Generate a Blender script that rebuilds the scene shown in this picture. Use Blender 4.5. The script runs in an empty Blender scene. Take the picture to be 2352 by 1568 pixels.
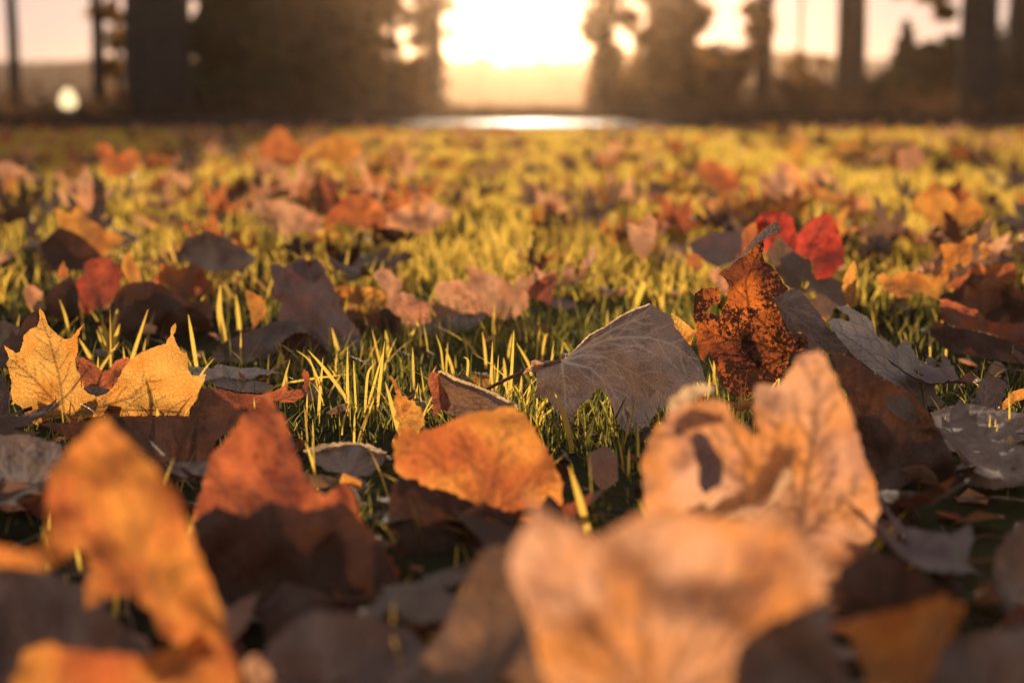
import bpy, bmesh, math, random
import numpy as np
from mathutils import Vector, Matrix, noise
from mathutils.geometry import delaunay_2d_cdt
C = bpy.context.scene.collection
SC = bpy.context.scene
random.seed(7); RNG = np.random.default_rng(7)
R = math.radians

# ------------------------------------------------------------------ camera
CAM_H = 0.247
K = 36.0/50.0/2352.0                      # view slope per photo unit (photo read as 2352 x 1568)
PITCH = math.atan((784-235)*K)
cd = bpy.data.cameras.new('camera'); cam = bpy.data.objects.new('camera', cd); C.objects.link(cam)
cd.lens = 50; cd.sensor_width = 36; cd.clip_start = 0.02; cd.clip_end = 3000
cam.location = (0, 0, CAM_H); cam.rotation_euler = (math.pi/2-PITCH, 0, 0)
cd.dof.use_dof = True; cd.dof.focus_distance = 1.10; cd.dof.aperture_fstop = 4.4
SC.camera = cam

# ------------------------------------------------------------------ world and sun
SUN_EL = R(10); SUN_AZ = 0.004
w = bpy.data.worlds.new("World"); SC.world = w; w.use_nodes = True
nt = w.node_tree; nt.nodes.clear()
sky = nt.nodes.new('ShaderNodeTexSky'); sky.sky_type = 'NISHITA'; sky.sun_disc = False
sky.sun_elevation = SUN_EL; sky.sun_rotation = SUN_AZ; sky.dust_density = 3.0; sky.air_density = 1.2
cap = nt.nodes.new('ShaderNodeMix'); cap.data_type = 'RGBA'; cap.blend_type = 'DARKEN'; cap.inputs[0].default_value = 1
cap.inputs[7].default_value = (2.0, 1.62, 1.46, 1)      # film clips the bright sky to one warm white
bg = nt.nodes.new('ShaderNodeBackground'); bg.inputs[1].default_value = 0.15
out = nt.nodes.new('ShaderNodeOutputWorld')
wb = nt.nodes.new('ShaderNodeMix'); wb.data_type = 'RGBA'; wb.blend_type = 'MULTIPLY'; wb.inputs[0].default_value = 1; wb.inputs[7].default_value = (1.55, 1.12, 1.16, 1)
nt.links.new(sky.outputs[0], wb.inputs[6]); nt.links.new(wb.outputs[2], cap.inputs[6]); nt.links.new(cap.outputs[2], bg.inputs[0]); nt.links.new(bg.outputs[0], out.inputs[0])
sl = bpy.data.lights.new('sun', 'SUN'); sun = bpy.data.objects.new('sun', sl); C.objects.link(sun)
sl.energy = 2.6; sl.angle = R(0.5); sl.color = (1.0, 0.80, 0.56)
SUN_DIR = Vector((math.sin(SUN_AZ)*math.cos(SUN_EL), math.cos(SUN_AZ)*math.cos(SUN_EL), math.sin(SUN_EL)))
sun.rotation_euler = SUN_DIR.to_track_quat('Z', 'Y').to_euler()
SC.view_settings.view_transform = 'Standard'; SC.view_settings.look = 'None'
SC.view_settings.exposure = 1.3; SC.view_settings.gamma = 1
cy = SC.cycles
cy.use_denoising = True; cy.max_bounces = 8; cy.transmission_bounces = 6; cy.volume_bounces = 1
cy.sample_clamp_indirect = 6.0; cy.caustics_reflective = False; cy.caustics_refractive = False

# ------------------------------------------------------------------ projection helpers
CP, SP = math.cos(PITCH), math.sin(PITCH)
def ray(x, y):
    a = (x-1176)*K; b = (784-y)*K
    return Vector((a, CP+b*SP, -SP+b*CP))          # forward component along +Y
def ground_pt(x, y, z=0.0):
    d = ray(x, y); t = (z-CAM_H)/d.z
    return Vector((0, 0, CAM_H))+d*t
def at(x, y, Y):
    d = ray(x, y); return Vector((0, 0, CAM_H))+d*(Y/d.y)
REG = {'V': (1, 0, 0), 'Z4': (2.9257, 0, 516.8), 'Z5': (2.9257, 774.05, 516.8), 'Z6': (2.9257, 1548.1, 516.8),
       'B1': (2.9257, 0, 1032.4), 'B2': (2.9257, 774.05, 1032.4), 'B3': (2.9257, 1548.1, 1032.4)}
def reg(r, pts):
    s, ox, oy = REG[r]; return [(p[0]/s+ox, p[1]/s+oy) for p in pts]

# ------------------------------------------------------------------ object helpers
def props(o, label=None, cat=None, group=None, kind=None):
    if label: o['label'] = label
    if cat: o['category'] = cat
    if group: o['group'] = group
    if kind: o['kind'] = kind
    return o
def mesh_obj(name, verts, faces, mat, parent=None, smooth=True, loc=None):
    me = bpy.data.meshes.new(name); me.from_pydata([tuple(v) for v in verts], [], faces)
    if smooth: me.polygons.foreach_set('use_smooth', [True]*len(me.polygons))
    if mat: me.materials.append(mat)
    o = bpy.data.objects.new(name, me); C.objects.link(o)
    if parent is not None: o.parent = parent
    if loc is not None: o.location = loc
    return o
def tube(pts, radii, n=6):
    vs, fs = [], []
    for i, p in enumerate(pts):
        p = Vector(p); a = Vector(pts[max(i-1, 0)]); b = Vector(pts[min(i+1, len(pts)-1)])
        t = (b-a).normalized(); u = t.cross(Vector((.13, .21, .97))).normalized(); v = t.cross(u)
        for k in range(n):
            th = 2*math.pi*k/n; vs.append(p+(u*math.cos(th)+v*math.sin(th))*radii[i])
    for i in range(len(pts)-1):
        for k in range(n):
            fs.append((i*n+k, i*n+(k+1) % n, (i+1)*n+(k+1) % n, (i+1)*n+k))
    fs.append(tuple(range(n))[::-1]); fs.append(tuple((len(pts)-1)*n+k for k in range(n)))
    return vs, fs

# ------------------------------------------------------------------ materials
def nodes_of(name):
    m = bpy.data.materials.new(name); m.use_nodes = True; m.node_tree.nodes.clear()
    return m, m.node_tree
def N(nt, t, **kw):
    n = nt.nodes.new(t)
    for k, v in kw.items(): setattr(n, k, v)
    return n
def mixc(nt, fac, a, b, blend='MIX'):
    n = N(nt, 'ShaderNodeMix', data_type='RGBA', blend_type=blend)
    for s, v in ((0, fac), (6, a), (7, b)):
        if hasattr(v, 'links'): nt.links.new(v, n.inputs[s])
        elif s == 0: n.inputs[0].default_value = v
        else: n.inputs[s].default_value = (v[0], v[1], v[2], 1)
    return n.outputs[2]
def ramp(nt, src, lo, hi):
    n = N(nt, 'ShaderNodeMapRange', interpolation_type='SMOOTHSTEP'); nt.links.new(src, n.inputs[0])
    n.inputs[1].default_value = lo; n.inputs[2].default_value = hi; return n.outputs[0]
def noise_t(nt, vec, scale, detail=3, rough=.55):
    n = N(nt, 'ShaderNodeTexNoise'); n.inputs['Scale'].default_value = scale; n.inputs['Detail'].default_value = detail
    n.inputs['Roughness'].default_value = rough
    if vec is not None: nt.links.new(vec, n.inputs['Vector'])
    return n.outputs[0]

LM = {}
def leaf_mat(key, refl, trans, trans2=None, tl=.5, spots=(.0, (.05, .02, .01)), vein_t=.45, vein_r=(.25, .2, .15), rough=.72, spot_scale=110, spot_lo=.60, crumple=.85):
    """blade of a fallen leaf: thin sheet, part of the light goes through it in its own colour"""
    if key in LM: return LM[key]
    m, nt = nodes_of('leaf_'+key)
    tc = N(nt, 'ShaderNodeTexCoord').outputs['Object']
    oi = N(nt, 'ShaderNodeObjectInfo')
    add = N(nt, 'ShaderNodeVectorMath', operation='ADD'); nt.links.new(tc, add.inputs[0])
    cmb = N(nt, 'ShaderNodeCombineXYZ'); nt.links.new(oi.outputs['Random'], cmb.inputs[0]); nt.links.new(oi.outputs['Random'], cmb.inputs[2])
    nt.links.new(cmb.outputs[0], add.inputs[1]); vec = add.outputs[0]
    vein = N(nt, 'ShaderNodeAttribute', attribute_name='vein').outputs['Fac']
    n1 = ramp(nt, noise_t(nt, vec, 28, 5, .6), .35, .65)
    lowm = N(nt, 'ShaderNodeMath', operation='MULTIPLY_ADD'); nt.links.new(noise_t(nt, vec, 34, 2), lowm.inputs[0]); lowm.inputs[1].default_value = .75
    nt.links.new(noise_t(nt, vec, spot_scale, 5, .7), lowm.inputs[2])
    n2 = ramp(nt, lowm.outputs[0], spot_lo+.37, spot_lo+.45)
    n3 = noise_t(nt, vec, 900, 3, .6)
    vor = N(nt, 'ShaderNodeTexVoronoi', feature='DISTANCE_TO_EDGE'); vor.inputs['Scale'].default_value = 260; nt.links.new(vec, vor.inputs['Vector'])
    fine = ramp(nt, vor.outputs['Distance'], .0, .10)
    t2 = trans2 or tuple(c*.55 for c in trans)
    T = mixc(nt, n1, trans, t2)
    T = mixc(nt, ramp(nt, n3, .3, .7), tuple_mul(T, nt, .80), T)
    Rr = mixc(nt, n1, refl, tuple(c*.72 for c in refl))
    Rr = mixc(nt, ramp(nt, n3, .25, .75), tuple_mul(Rr, nt, .66), Rr)
    # fine network of small veins
    fm = N(nt, 'ShaderNodeMath', operation='MULTIPLY_ADD'); nt.links.new(fine, fm.inputs[0]); fm.inputs[1].default_value = .15; fm.inputs[2].default_value = .85
    T = mulf(nt, T, fm.outputs[0]); Rr = mulf(nt, Rr, fm.outputs[0])
    if spots[0] > 0:
        sm = N(nt, 'ShaderNodeMath', operation='MULTIPLY'); nt.links.new(n2, sm.inputs[0]); sm.inputs[1].default_value = spots[0]
        T = mixc(nt, sm.outputs[0], T, spots[1]); Rr = mixc(nt, sm.outputs[0], Rr, tuple(c*1.2 for c in spots[1]))
    vt = N(nt, 'ShaderNodeMath', operation='MULTIPLY_ADD'); nt.links.new(vein, vt.inputs[0]); vt.inputs[1].default_value = vein_t-1; vt.inputs[2].default_value = 1
    T = mulf(nt, T, vt.outputs[0])
    vr = N(nt, 'ShaderNodeMath', operation='MULTIPLY'); nt.links.new(vein, vr.inputs[0]); vr.inputs[1].default_value = .9
    Rr = mixc(nt, vr.outputs[0], Rr, vein_r)
    hb = N(nt, 'ShaderNodeMath', operation='MULTIPLY_ADD'); nt.links.new(vein, hb.inputs[0]); hb.inputs[1].default_value = 1.1; nt.links.new(n3, hb.inputs[2])
    hb2 = N(nt, 'ShaderNodeMath', operation='MULTIPLY_ADD'); nt.links.new(fine, hb2.inputs[0]); hb2.inputs[1].default_value = -.35; nt.links.new(hb.outputs[0], hb2.inputs[2])
    bp = N(nt, 'ShaderNodeBump'); bp.inputs['Strength'].default_value = 1.0; bp.inputs['Distance'].default_value = .0010; nt.links.new(hb2.outputs[0], bp.inputs['Height'])
    wr = N(nt, 'ShaderNodeTexNoise', noise_type='RIDGED_MULTIFRACTAL'); wr.inputs['Scale'].default_value = 42; wr.inputs['Detail'].default_value = 3; nt.links.new(vec, wr.inputs['Vector'])
    bw = N(nt, 'ShaderNodeBump'); bw.inputs['Strength'].default_value = crumple; bw.inputs['Distance'].default_value = .0035; nt.links.new(wr.outputs[0], bw.inputs['Height']); nt.links.new(bp.outputs[0], bw.inputs['Normal']); bp = bw
    pb = N(nt, 'ShaderNodeBsdfPrincipled'); pb.inputs['Roughness'].default_value = rough; pb.inputs['Specular IOR Level'].default_value = .14
    nt.links.new(Rr, pb.inputs['Base Color']); nt.links.new(bp.outputs[0], pb.inputs['Normal'])
    tr = N(nt, 'ShaderNodeBsdfTranslucent'); nt.links.new(T, tr.inputs[0]); nt.links.new(bp.outputs[0], tr.inputs['Normal'])
    mx = N(nt, 'ShaderNodeMixShader'); mx.inputs[0].default_value = tl
    nt.links.new(pb.outputs[0], mx.inputs[1]); nt.links.new(tr.outputs[0], mx.inputs[2])
    o = N(nt, 'ShaderNodeOutputMaterial'); nt.links.new(mx.outputs[0], o.inputs[0])
    LM[key] = m; return m
def tuple_mul(col, nt, f): return mixc(nt, 1.0, col, (f, f, f), 'MULTIPLY')
def mulf(nt, col, fac):
    n = N(nt, 'ShaderNodeVectorMath', operation='SCALE'); nt.links.new(col, n.inputs[0]); nt.links.new(fac, n.inputs['Scale']); return n.outputs[0]

YEL = leaf_mat('yellow', (.42, .24, .08), (.98, .50, .11), (.95, .36, .06), .64, (.55, (.35, .12, .03)), vein_t=.35, spot_lo=.64)
AMB = leaf_mat('amber', (.38, .19, .08), (.96, .44, .08), (.75, .25, .05), .62, (.5, (.25, .06, .02)))
ORG = leaf_mat('orange', (.34, .15, .08), (.88, .29, .07), (.6, .15, .05), .60, (.5, (.2, .03, .02)))
ORF = leaf_mat('front_orange', (.40, .17, .07), (.98, .38, .075), (.66, .17, .05), .66, (.4, (.35, .09, .04)), spot_scale=45)
PEA = leaf_mat('peach', (.50, .31, .21), (1.0, .52, .30), (.95, .36, .09), .62, (.5, (.45, .19, .12)), spot_scale=42, spot_lo=.55, vein_t=.28, crumple=.6)
DRD = leaf_mat('dusky_red', (.24, .06, .045), (.66, .13, .06), (.34, .06, .04), .55, (.6, (.12, .03, .02)), spot_scale=80, spot_lo=.52)
PIN = leaf_mat('pink', (.50, .33, .24), (1.0, .50, .25), (.85, .33, .15), .55, (.3, (.3, .12, .08)))
RED = leaf_mat('red', (.32, .04, .03), (.86, .11, .06), (.42, .04, .03), .60, (.8, (.20, .03, .02)), spot_scale=110, spot_lo=.50, vein_t=.3)
ROR = leaf_mat('red_orange', (.26, .11, .07), (.80, .21, .07), (.42, .10, .045), .55, (.6, (.1, .02, .015)))
SPK = leaf_mat('speckled', (.20, .10, .07), (1.0, .25, .035), (.16, .04, .02), .50, (.97, (.04, .016, .012)), vein_t=.2, vein_r=(.04, .02, .015), spot_scale=300, spot_lo=.47)
GRY = leaf_mat('grey', (.46, .32, .24), (.40, .22, .14), None, .16, (.6, (.13, .09, .07)), vein_r=(.78, .56, .38), crumple=.4)
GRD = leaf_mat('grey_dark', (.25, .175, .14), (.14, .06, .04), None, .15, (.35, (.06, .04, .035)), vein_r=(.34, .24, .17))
PAL = leaf_mat('pale', (.52, .42, .33), (.35, .2, .12), None, .18, (.25, (.2, .16, .12)), vein_r=(.22, .18, .15))
TAU = leaf_mat('taupe', (.27, .20, .15), (.50, .24, .12), None, .35, (.2, (.12, .08, .05)))
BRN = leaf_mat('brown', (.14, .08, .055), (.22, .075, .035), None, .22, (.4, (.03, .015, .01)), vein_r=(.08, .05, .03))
MAU = leaf_mat('mauve', (.25, .17, .155), (.30, .13, .12), None, .2, (.2, (.5, .1, .1)))
CRM = leaf_mat('cream', (.50, .34, .16), (1.0, .68, .42), (1.0, .62, .34), .6, (.2, (.5, .3, .1)))  # pale tint that also stands for rims and curls catching the sun

def stem_mat():
    m, nt = nodes_of('leaf_stem')
    tc = N(nt, 'ShaderNodeTexCoord').outputs['Object']
    c = mixc(nt, ramp(nt, noise_t(nt, tc, 150), .3, .7), (.20, .08, .04), (.09, .05, .035))
    pb = N(nt, 'ShaderNodeBsdfPrincipled'); nt.links.new(c, pb.inputs['Base Color']); pb.inputs['Roughness'].default_value = .75; pb.inputs['Specular IOR Level'].default_value = .15
    o = N(nt, 'ShaderNodeOutputMaterial'); nt.links.new(pb.outputs[0], o.inputs[0]); return m
STEM = stem_mat()

# ------------------------------------------------------------------ leaf sheets
def inside(poly, P):
    x, y = P[:, 0], P[:, 1]; r = np.zeros(len(P), bool); n = len(poly)
    for i in range(n):
        x1, y1 = poly[i]; x2, y2 = poly[(i+1) % n]
        if y1 == y2: continue
        c = ((y1 > y) != (y2 > y)) & (x < (x2-x1)*(y-y1)/(y2-y1)+x1); r ^= c
    return r
def seg_dist(P, a, b):
    a = np.array(a, float); b = np.array(b, float); d = b-a; L = (d*d).sum()+1e-12
    t = np.clip(((P-a)@d)/L, 0, 1); q = a+t[:, None]*d
    return np.hypot(*(P-q).T), t
def refine(poly, step, jag, seed=0):
    """walk round the outline adding the small teeth a leaf edge has"""
    rnd = random.Random(seed); o = []
    n = len(poly)
    for i in range(n):
        a, b = poly[i], poly[(i+1) % n]; L = math.hypot(b[0]-a[0], b[1]-a[1]); k = max(1, int(round(L/step)))
        for j in range(k):
            t = j/k; nx, ny = -(b[1]-a[1])/max(L, 1e-9), (b[0]-a[0])/max(L, 1e-9)
            e = rnd.uniform(-jag, jag) if j else 0
            o.append((a[0]+(b[0]-a[0])*t+nx*e, a[1]+(b[1]-a[1])*t+ny*e))
    return o
def vein_paths(origin, tips, side=.35, gap=.16, seed=0):
    rnd = random.Random(seed); main, sec = [], []
    for tp in tips:
        if isinstance(tp[0], (tuple, list)): path = [origin]+list(tp)
        else:
            dx, dy = tp[0]-origin[0], tp[1]-origin[1]; b = rnd.uniform(-.06, .06)
            path = [(origin[0]+dx*t-dy*b*math.sin(math.pi*t), origin[1]+dy*t+dx*b*math.sin(math.pi*t)) for t in (0, .25, .5, .75, 1)]
        main.append(path)
        L = sum(math.dist(path[i], path[i+1]) for i in range(len(path)-1)); acc = 0; nxt = gap*L*.8; sg = 1
        for i in range(len(path)-1):
            s = math.dist(path[i], path[i+1])
            while acc+s > nxt and nxt < .93*L:
                t = (nxt-acc)/s; p = (path[i][0]+(path[i+1][0]-path[i][0])*t, path[i][1]+(path[i+1][1]-path[i][1])*t)
                an = math.atan2(path[i+1][1]-path[i][1], path[i+1][0]-path[i][0])+sg*rnd.uniform(.6, .85)
                l = side*L*(1-.6*nxt/L)*rnd.uniform(.8, 1.1); cv = -sg*.25
                q = (p[0]+math.cos(an)*l*.5, p[1]+math.sin(an)*l*.5)
                sec.append([p, q, (q[0]+math.cos(an+cv)*l*.5, q[1]+math.sin(an+cv)*l*.5)])
                sg = -sg; nxt += gap*L*.5*rnd.uniform(.8, 1.2)
            acc += s
    return main, sec
def sheet(outline, spacing, fn, main=(), sec=(), vw=4.0, holes=()):
    """triangulate an outline, then bend it into space with fn; returns verts, faces, vein values"""
    xs = [p[0] for p in outline]; ys = [p[1] for p in outline]
    gx = np.arange(min(xs), max(xs), spacing); gy = np.arange(min(ys), max(ys), spacing*.87)
    X, Y = np.meshgrid(gx, gy); X = X.copy(); X[1::2] += spacing/2
    P = np.stack([X.ravel(), Y.ravel()], 1)+RNG.uniform(-.15, .15, (X.size, 2))*spacing
    if len(P):
        P = P[inside(outline, P)]
        d = np.full(len(P), 1e9)
        o = outline
        for i in range(len(o)): d = np.minimum(d, seg_dist(P, o[i], o[(i+1) % len(o)])[0])
        P = P[d > spacing*.45]
        for h in holes:
            P = P[~inside(h, P)]
    vs = [Vector(p) for p in outline]; n0 = len(vs); cons = [list(range(n0))]
    vs += [Vector(p) for p in P.tolist()]
    r = delaunay_2d_cdt(vs, [], cons, 1, 1e-9)
    V2 = np.array([tuple(v) for v in r[0]]); F = [tuple(f) for f in r[2]]
    if holes:
        cen = np.array([V2[list(f)].mean(0) for f in F]); keep = np.ones(len(F), bool)
        for h in holes: keep &= ~inside(h, cen)
        F = [f for f, k in zip(F, keep) if k]
    val = np.zeros(len(V2))
    for pth in main:
        nseg = len(pth)-1
        for i in range(nseg):
            dd, t = seg_dist(V2, pth[i], pth[i+1]); wd = vw*(1-.75*(i+t)/nseg)
            val = np.maximum(val, np.exp(-(dd/wd)**2))
    for pth in sec:
        for i in range(len(pth)-1):
            dd, _ = seg_dist(V2, pth[i], pth[i+1]); val = np.maximum(val, .75*np.exp(-(dd/(vw*.42))**2))
    return [fn(p[0], p[1]) for p in V2], F, val
def set_vein(me, val):
    a = me.attributes.new('vein', 'FLOAT', 'POINT'); a.data.foreach_set('value', val.astype(np.float32))

HERO = []; INFO = {}
def hero(label, r, pts, mat, foot, tilt=25, yaw=0, bulge=.010, res=None, origin=None, tips=None, stem=None, jag=None, holes=(), curl=0.0, smooth_out=False, cat='leaf', name='maple_leaf', gz=0.0, vw=4.0, stem_r=.0011, parent=None, front=0.0):
    """a fallen leaf: its sheet stands on the lawn at 'foot' and leans back by tilt; folds and waves give it depth"""
    pts = reg(r, pts); idx = len(HERO); holes = [reg(r, h) for h in holes]
    cx = sum(p[0] for p in pts)/len(pts)
    P0 = ground_pt(cx, foot, gz); D = P0.y
    px = 1/(K*D)                                           # photo units per metre there
    blur = abs(D-1.10)/D
    if res is None: res = 4.2 if blur < .10 else (7 if blur < .3 else 12)
    if jag is None: jag = 1.2 if blur < .15 else (2.2 if blur < .4 else 5)
    nrm = Vector((0, -math.cos(R(tilt)), math.sin(R(tilt)))); nrm.rotate(Matrix.Rotation(R(yaw), 3, 'Z'))
    sd = idx*7.31
    if parent is not None: sd = parent['sd']; P0 = parent['P0']; nrm = parent['n']; cxx_ = parent['cx']; wx_ = parent['wx']; bulge = parent['b']; curl = parent['c']
    xs = [p[0] for p in pts]; ys = [p[1] for p in pts]; wx = max(xs)-min(xs); cxx = (max(xs)+min(xs))/2
    if parent is not None: wx, cxx = wx_, cxx_
    Cp = Vector((0, 0, CAM_H))
    def fn(x, y):
        d = ray(x, y); den = d.dot(nrm)
        t = (P0-Cp).dot(nrm)/den
        q = Cp+d*t
        f = noise.noise(Vector((q.x*22+sd, q.z*22, sd)))*1.0+noise.noise(Vector((q.x*60, q.z*60+sd, 3.1)))*.45
        f += curl*((x-cxx)/(wx/2+1))**2
        t2 = t*(1+(1.5*bulge*f-front)/D)
        q = Cp+d*t2
        return q-P0
    out = refine(pts, max(res*.9, 3.5, jag*2.4), jag, idx)
    if origin is not None:
        o2 = reg(r, [origin])[0]; tp = []
        for t_ in tips: tp.append(reg(r, t_) if isinstance(t_[0], (tuple, list)) else reg(r, [t_])[0])
    else:
        o2 = (cx, max(ys)-.08*(max(ys)-min(ys)))
        far = sorted(pts, key=lambda p: -math.dist(p, o2)); tp = []
        for p in far:
            if all(abs(math.atan2(p[1]-o2[1], p[0]-o2[0])-math.atan2(q[1]-o2[1], q[0]-o2[0])) > .5 for q in tp): tp.append(p)
            if len(tp) == 4: break
        tp = [(o2[0]+(p[0]-o2[0])*.93, o2[1]+(p[1]-o2[1])*.93) for p in tp]
    mn, sc_ = vein_paths(o2, tp, seed=idx)
    V, F, val = sheet(out, res, fn, mn, sc_, vw=vw if blur < .2 else vw*2.6, holes=holes)
    if parent is not None:
        o = mesh_obj('rim_light_strip', V, F, mat, parent=parent['o']); set_vein(o.data, val); return o
    o = mesh_obj(name, V, F, mat, loc=P0); set_vein(o.data, val)
    props(o, label, cat); INFO[o.name] = dict(o=o, sd=sd, P0=P0, n=nrm, cx=cxx, wx=wx, b=bulge, c=curl)
    if stem:
        sp = reg(r, stem); P = [fn(*p) for p in sp]
        vs, fs = tube(P, [stem_r*(1.1-.35*i/len(P)) for i in range(len(P))]); mesh_obj('stem', vs, fs, STEM, parent=o)
    HERO.append(o); return o
#@@HERO_START
# --- left group, near the plane of focus
hero('bright yellow maple leaf with two upright lobes making a U, sharp, at the left', 'Z4', [(270,555),(300,600),(320,665),(370,720),(430,765),(480,760),(520,700),(565,665),(545,700),(520,760),(525,850),(505,900),(510,960),(540,1010),(545,1090),(590,1130),(650,1150),(720,1130),(780,1060),(830,960),(870,910),(960,850),(1060,810),(1110,800),(1145,740),(1150,690),(1180,655),(1185,690),(1165,745),(1190,800),(1225,860),(1255,855),(1260,910),(1265,975),(1300,1020),(1340,1010),(1385,1000),(1375,1040),(1340,1110),(1330,1160),(1300,1200),(1275,1240),(1270,1285),(1200,1282),(1120,1278),(1000,1280),(900,1292),(800,1285),(690,1280),(600,1290),(550,1310),(500,1338),(450,1315),(430,1290),(340,1305),(280,1325),(240,1340),(200,1310),(150,1290),(170,1270),(140,1220),(90,1190),(70,1130),(80,1060),(55,960),(40,930),(60,900),(50,860),(20,800),(60,830),(110,860),(135,850),(150,800),(160,740),(200,700),(250,680),(265,640),(262,590)], YEL, 985, 18, 5, .008, origin=(430,1275), tips=[(280,620),(80,900),(150,1285),[(600,1240),(900,1150),(1040,1000)],(1290,1260)], jag=1.0)
hero('shaded flap of the yellow U-shaped leaf, made as a dark brown sheet', 'Z4', [(250,1325),(500,1330),(700,1285),(1270,1280),(1310,1200),(1345,1100),(1400,1085),(1480,1150),(1600,1250),(1610,1300),(1560,1380),(1450,1450),(1420,1600),(1300,1720),(1000,1790),(700,1600),(500,1450)], BRN, 1110, 30, 0, .010)  # the yellow leaf's own shadow side, shade put into a brown sheet
hero('orange brown maple leaf with a curled hook tip right of the yellow U-shaped leaf', 'Z4', [(1400,1085),(1480,1100),(1600,1130),(1760,1140),(1850,1110),(1930,1065),(1925,1110),(2025,1100),(2045,1060),(2030,1010),(2040,965),(2075,990),(2085,1040),(2065,1100),(2040,1150),(1980,1190),(1900,1190),(1830,1180),(1760,1230),(1700,1260),(1620,1300),(1590,1270),(1500,1200),(1440,1160)], ROR, 985, 30, -10, .008, origin=(1640,1290), tips=[(1420,1100),(1780,1150),(2000,1130)])
hero('thin pale grey maple leaf seen edge on beside the yellow U-shaped leaf', 'Z4', [(1255,955),(1310,950),(1440,965),(1440,945),(1490,932),(1500,940),(1620,960),(1720,955),(1760,965),(1860,980),(1920,1005),(1850,995),(1750,1005),(1690,1035),(1600,1040),(1500,1015),(1420,1045),(1380,1060),(1320,1010),(1290,1010)], PAL, 925, 60, 0, .006)
hero('grey leaf flat on the grass under the thin edge-on leaf', 'Z4', [(1390,1045),(1500,1020),(1600,1045),(1700,1040),(1800,1060),(1850,1085),(1780,1130),(1620,1120),(1460,1085)], GRD, 925, 62, 0, .006)
hero('small red brown maple leaf framed inside the yellow U-shaped leaf', 'Z4', [(505,880),(560,890),(640,940),(690,985),(740,960),(780,910),(860,885),(880,915),(840,1000),(800,1080),(720,1120),(640,1090),(570,1120),(535,1100),(535,1000)], ROR, 930, 15, 0, .008)
hero('pale scrap of leaf at the bottom of the U of the yellow leaf', 'Z4', [(545,1100),(600,1078),(670,1085),(740,1105),(745,1150),(640,1165),(580,1145)], PAL, 945, 40, 0, .004)
hero('tall grey purple maple leaf with pink tips standing behind the brown arch leaf', 'Z4', [(1815,270),(1860,262),(1910,285),(1980,250),(2010,220),(2060,240),(2130,230),(2170,270),(2230,400),(2300,560),(2352,640),(2420,720),(2450,860),(2400,930),(2250,930),(2190,850),(2050,760),(1900,720),(1870,660),(1880,600),(1890,530),(1830,460),(1835,380)], MAU, 800, 22, 0, .014, origin=(2330,900), tips=[(1840,320),(2070,260),(2150,270)])
hero('red tip of a maple leaf leaning on the tall grey purple leaf', 'Z4', [(1980,250),(2010,220),(2060,235),(2130,228),(2165,265),(2165,330),(2130,395),(2080,370),(2020,320),(1990,290)], RED, 795, 22, 0, .005)
hero('grey brown leaf curled into an arch in front of the tall grey purple leaf', 'Z4', [(1430,900),(1455,820),(1540,770),(1640,725),(1740,690),(1850,645),(1950,635),(2060,670),(2130,720),(2180,790),(2240,870),(2190,840),(2120,745),(2040,718),(1980,725),(1920,760),(1870,810),(1850,860),(1790,900),(1740,890),(1650,935),(1550,935),(1440,930)], GRD, 835, 30, 0, .014)
hero('shadowed inside of the arched leaf, made as a dark sheet behind its opening', 'Z4', [(1850,870),(1900,770),(1985,722),(2060,725),(2140,770),(2210,850),(2230,930),(2150,960),(1950,960),(1850,930)], BRN, 828, 10, 0, .006)  # brown sheet stands for the shadow inside the arch
hero('dusky red maple leaf, blurred, left of the small amber tongue', 'Z4', [(600,230),(680,215),(760,230),(810,290),(820,340),(800,420),(760,500),(660,560),(600,600),(540,590),(490,520),(500,400),(560,330),(570,250)], DRD, 730, 12, 0, .014)
hero('small amber leaf tongue between the dusky red leaf and the orange ragged leaf', 'Z4', [(815,290),(830,200),(870,190),(920,280),(950,360),(930,400),(890,420),(850,370)], AMB, 725, 5, 0, .005)
hero('ragged orange maple leaf behind the grass left of the arched leaf', 'Z4', [(1020,400),(1080,260),(1130,270),(1190,300),(1250,285),(1300,255),(1370,300),(1400,360),(1440,430),(1400,480),(1300,490),(1230,522),(1200,515),(1170,470),(1150,410),(1100,405),(1060,425)], ORG, 715, 8, 0, .010)
hero('shaded lower part of the ragged orange leaf, made as a dark brown sheet', 'Z4', [(700,640),(770,480),(850,390),(1000,372),(1150,430),(1250,520),(1400,500),(1440,560),(1410,680),(1300,830),(1000,830),(800,760)], BRN, 765, 15, 0, .016)  # brown sheet carries the shade on the orange leaf's lower part
hero('tiny orange leaf tip in the grass near the left edge', 'Z4', [(380,340),(420,240),(460,300),(465,345),(410,365)], ORG, 760, 0, 0, .003)
hero('pinkish leaf standing in the grass near the left edge', 'Z4', [(170,400),(230,410),(290,460),(280,520),(305,570),(200,575),(165,490)], PIN, 755, 10, 0, .006)
hero('dark brown leaf left of the dusky red leaf', 'Z4', [(300,480),(360,400),(480,340),(520,420),(540,600),(420,640),(300,620)], BRN, 740, 20, 0, .01)
hero('amber jagged leaf blurred near the left edge above the dusky red leaf', 'V', [(120,480),(165,492),(185,462),(200,500),(240,530),(300,545),(275,560),(240,590),(200,580),(160,540),(150,530)], AMB, 660, 15, 0, .012)
hero('dark brown leaf below the amber jagged leaf at the left', 'V', [(90,560),(140,520),(190,545),(235,590),(190,620),(110,625)], BRN, 690, 25, 0, .012)
hero('upright amber leaf split in two below the arched leaf grass tuft', 'Z4', [(1650,430),(1700,450),(1780,500),(1795,560),(1775,620),(1740,650),(1700,695),(1685,600),(1655,520)], AMB, 775, 5, 0, .006)
hero('grey leaf lying at the left edge beneath the yellow leaf', 'V', [(-30,1000),(60,998),(140,1020),(150,1060),(100,1110),(50,1160),(0,1155),(-30,1130)], GRY, 1160, 35, 0, .012)
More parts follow.
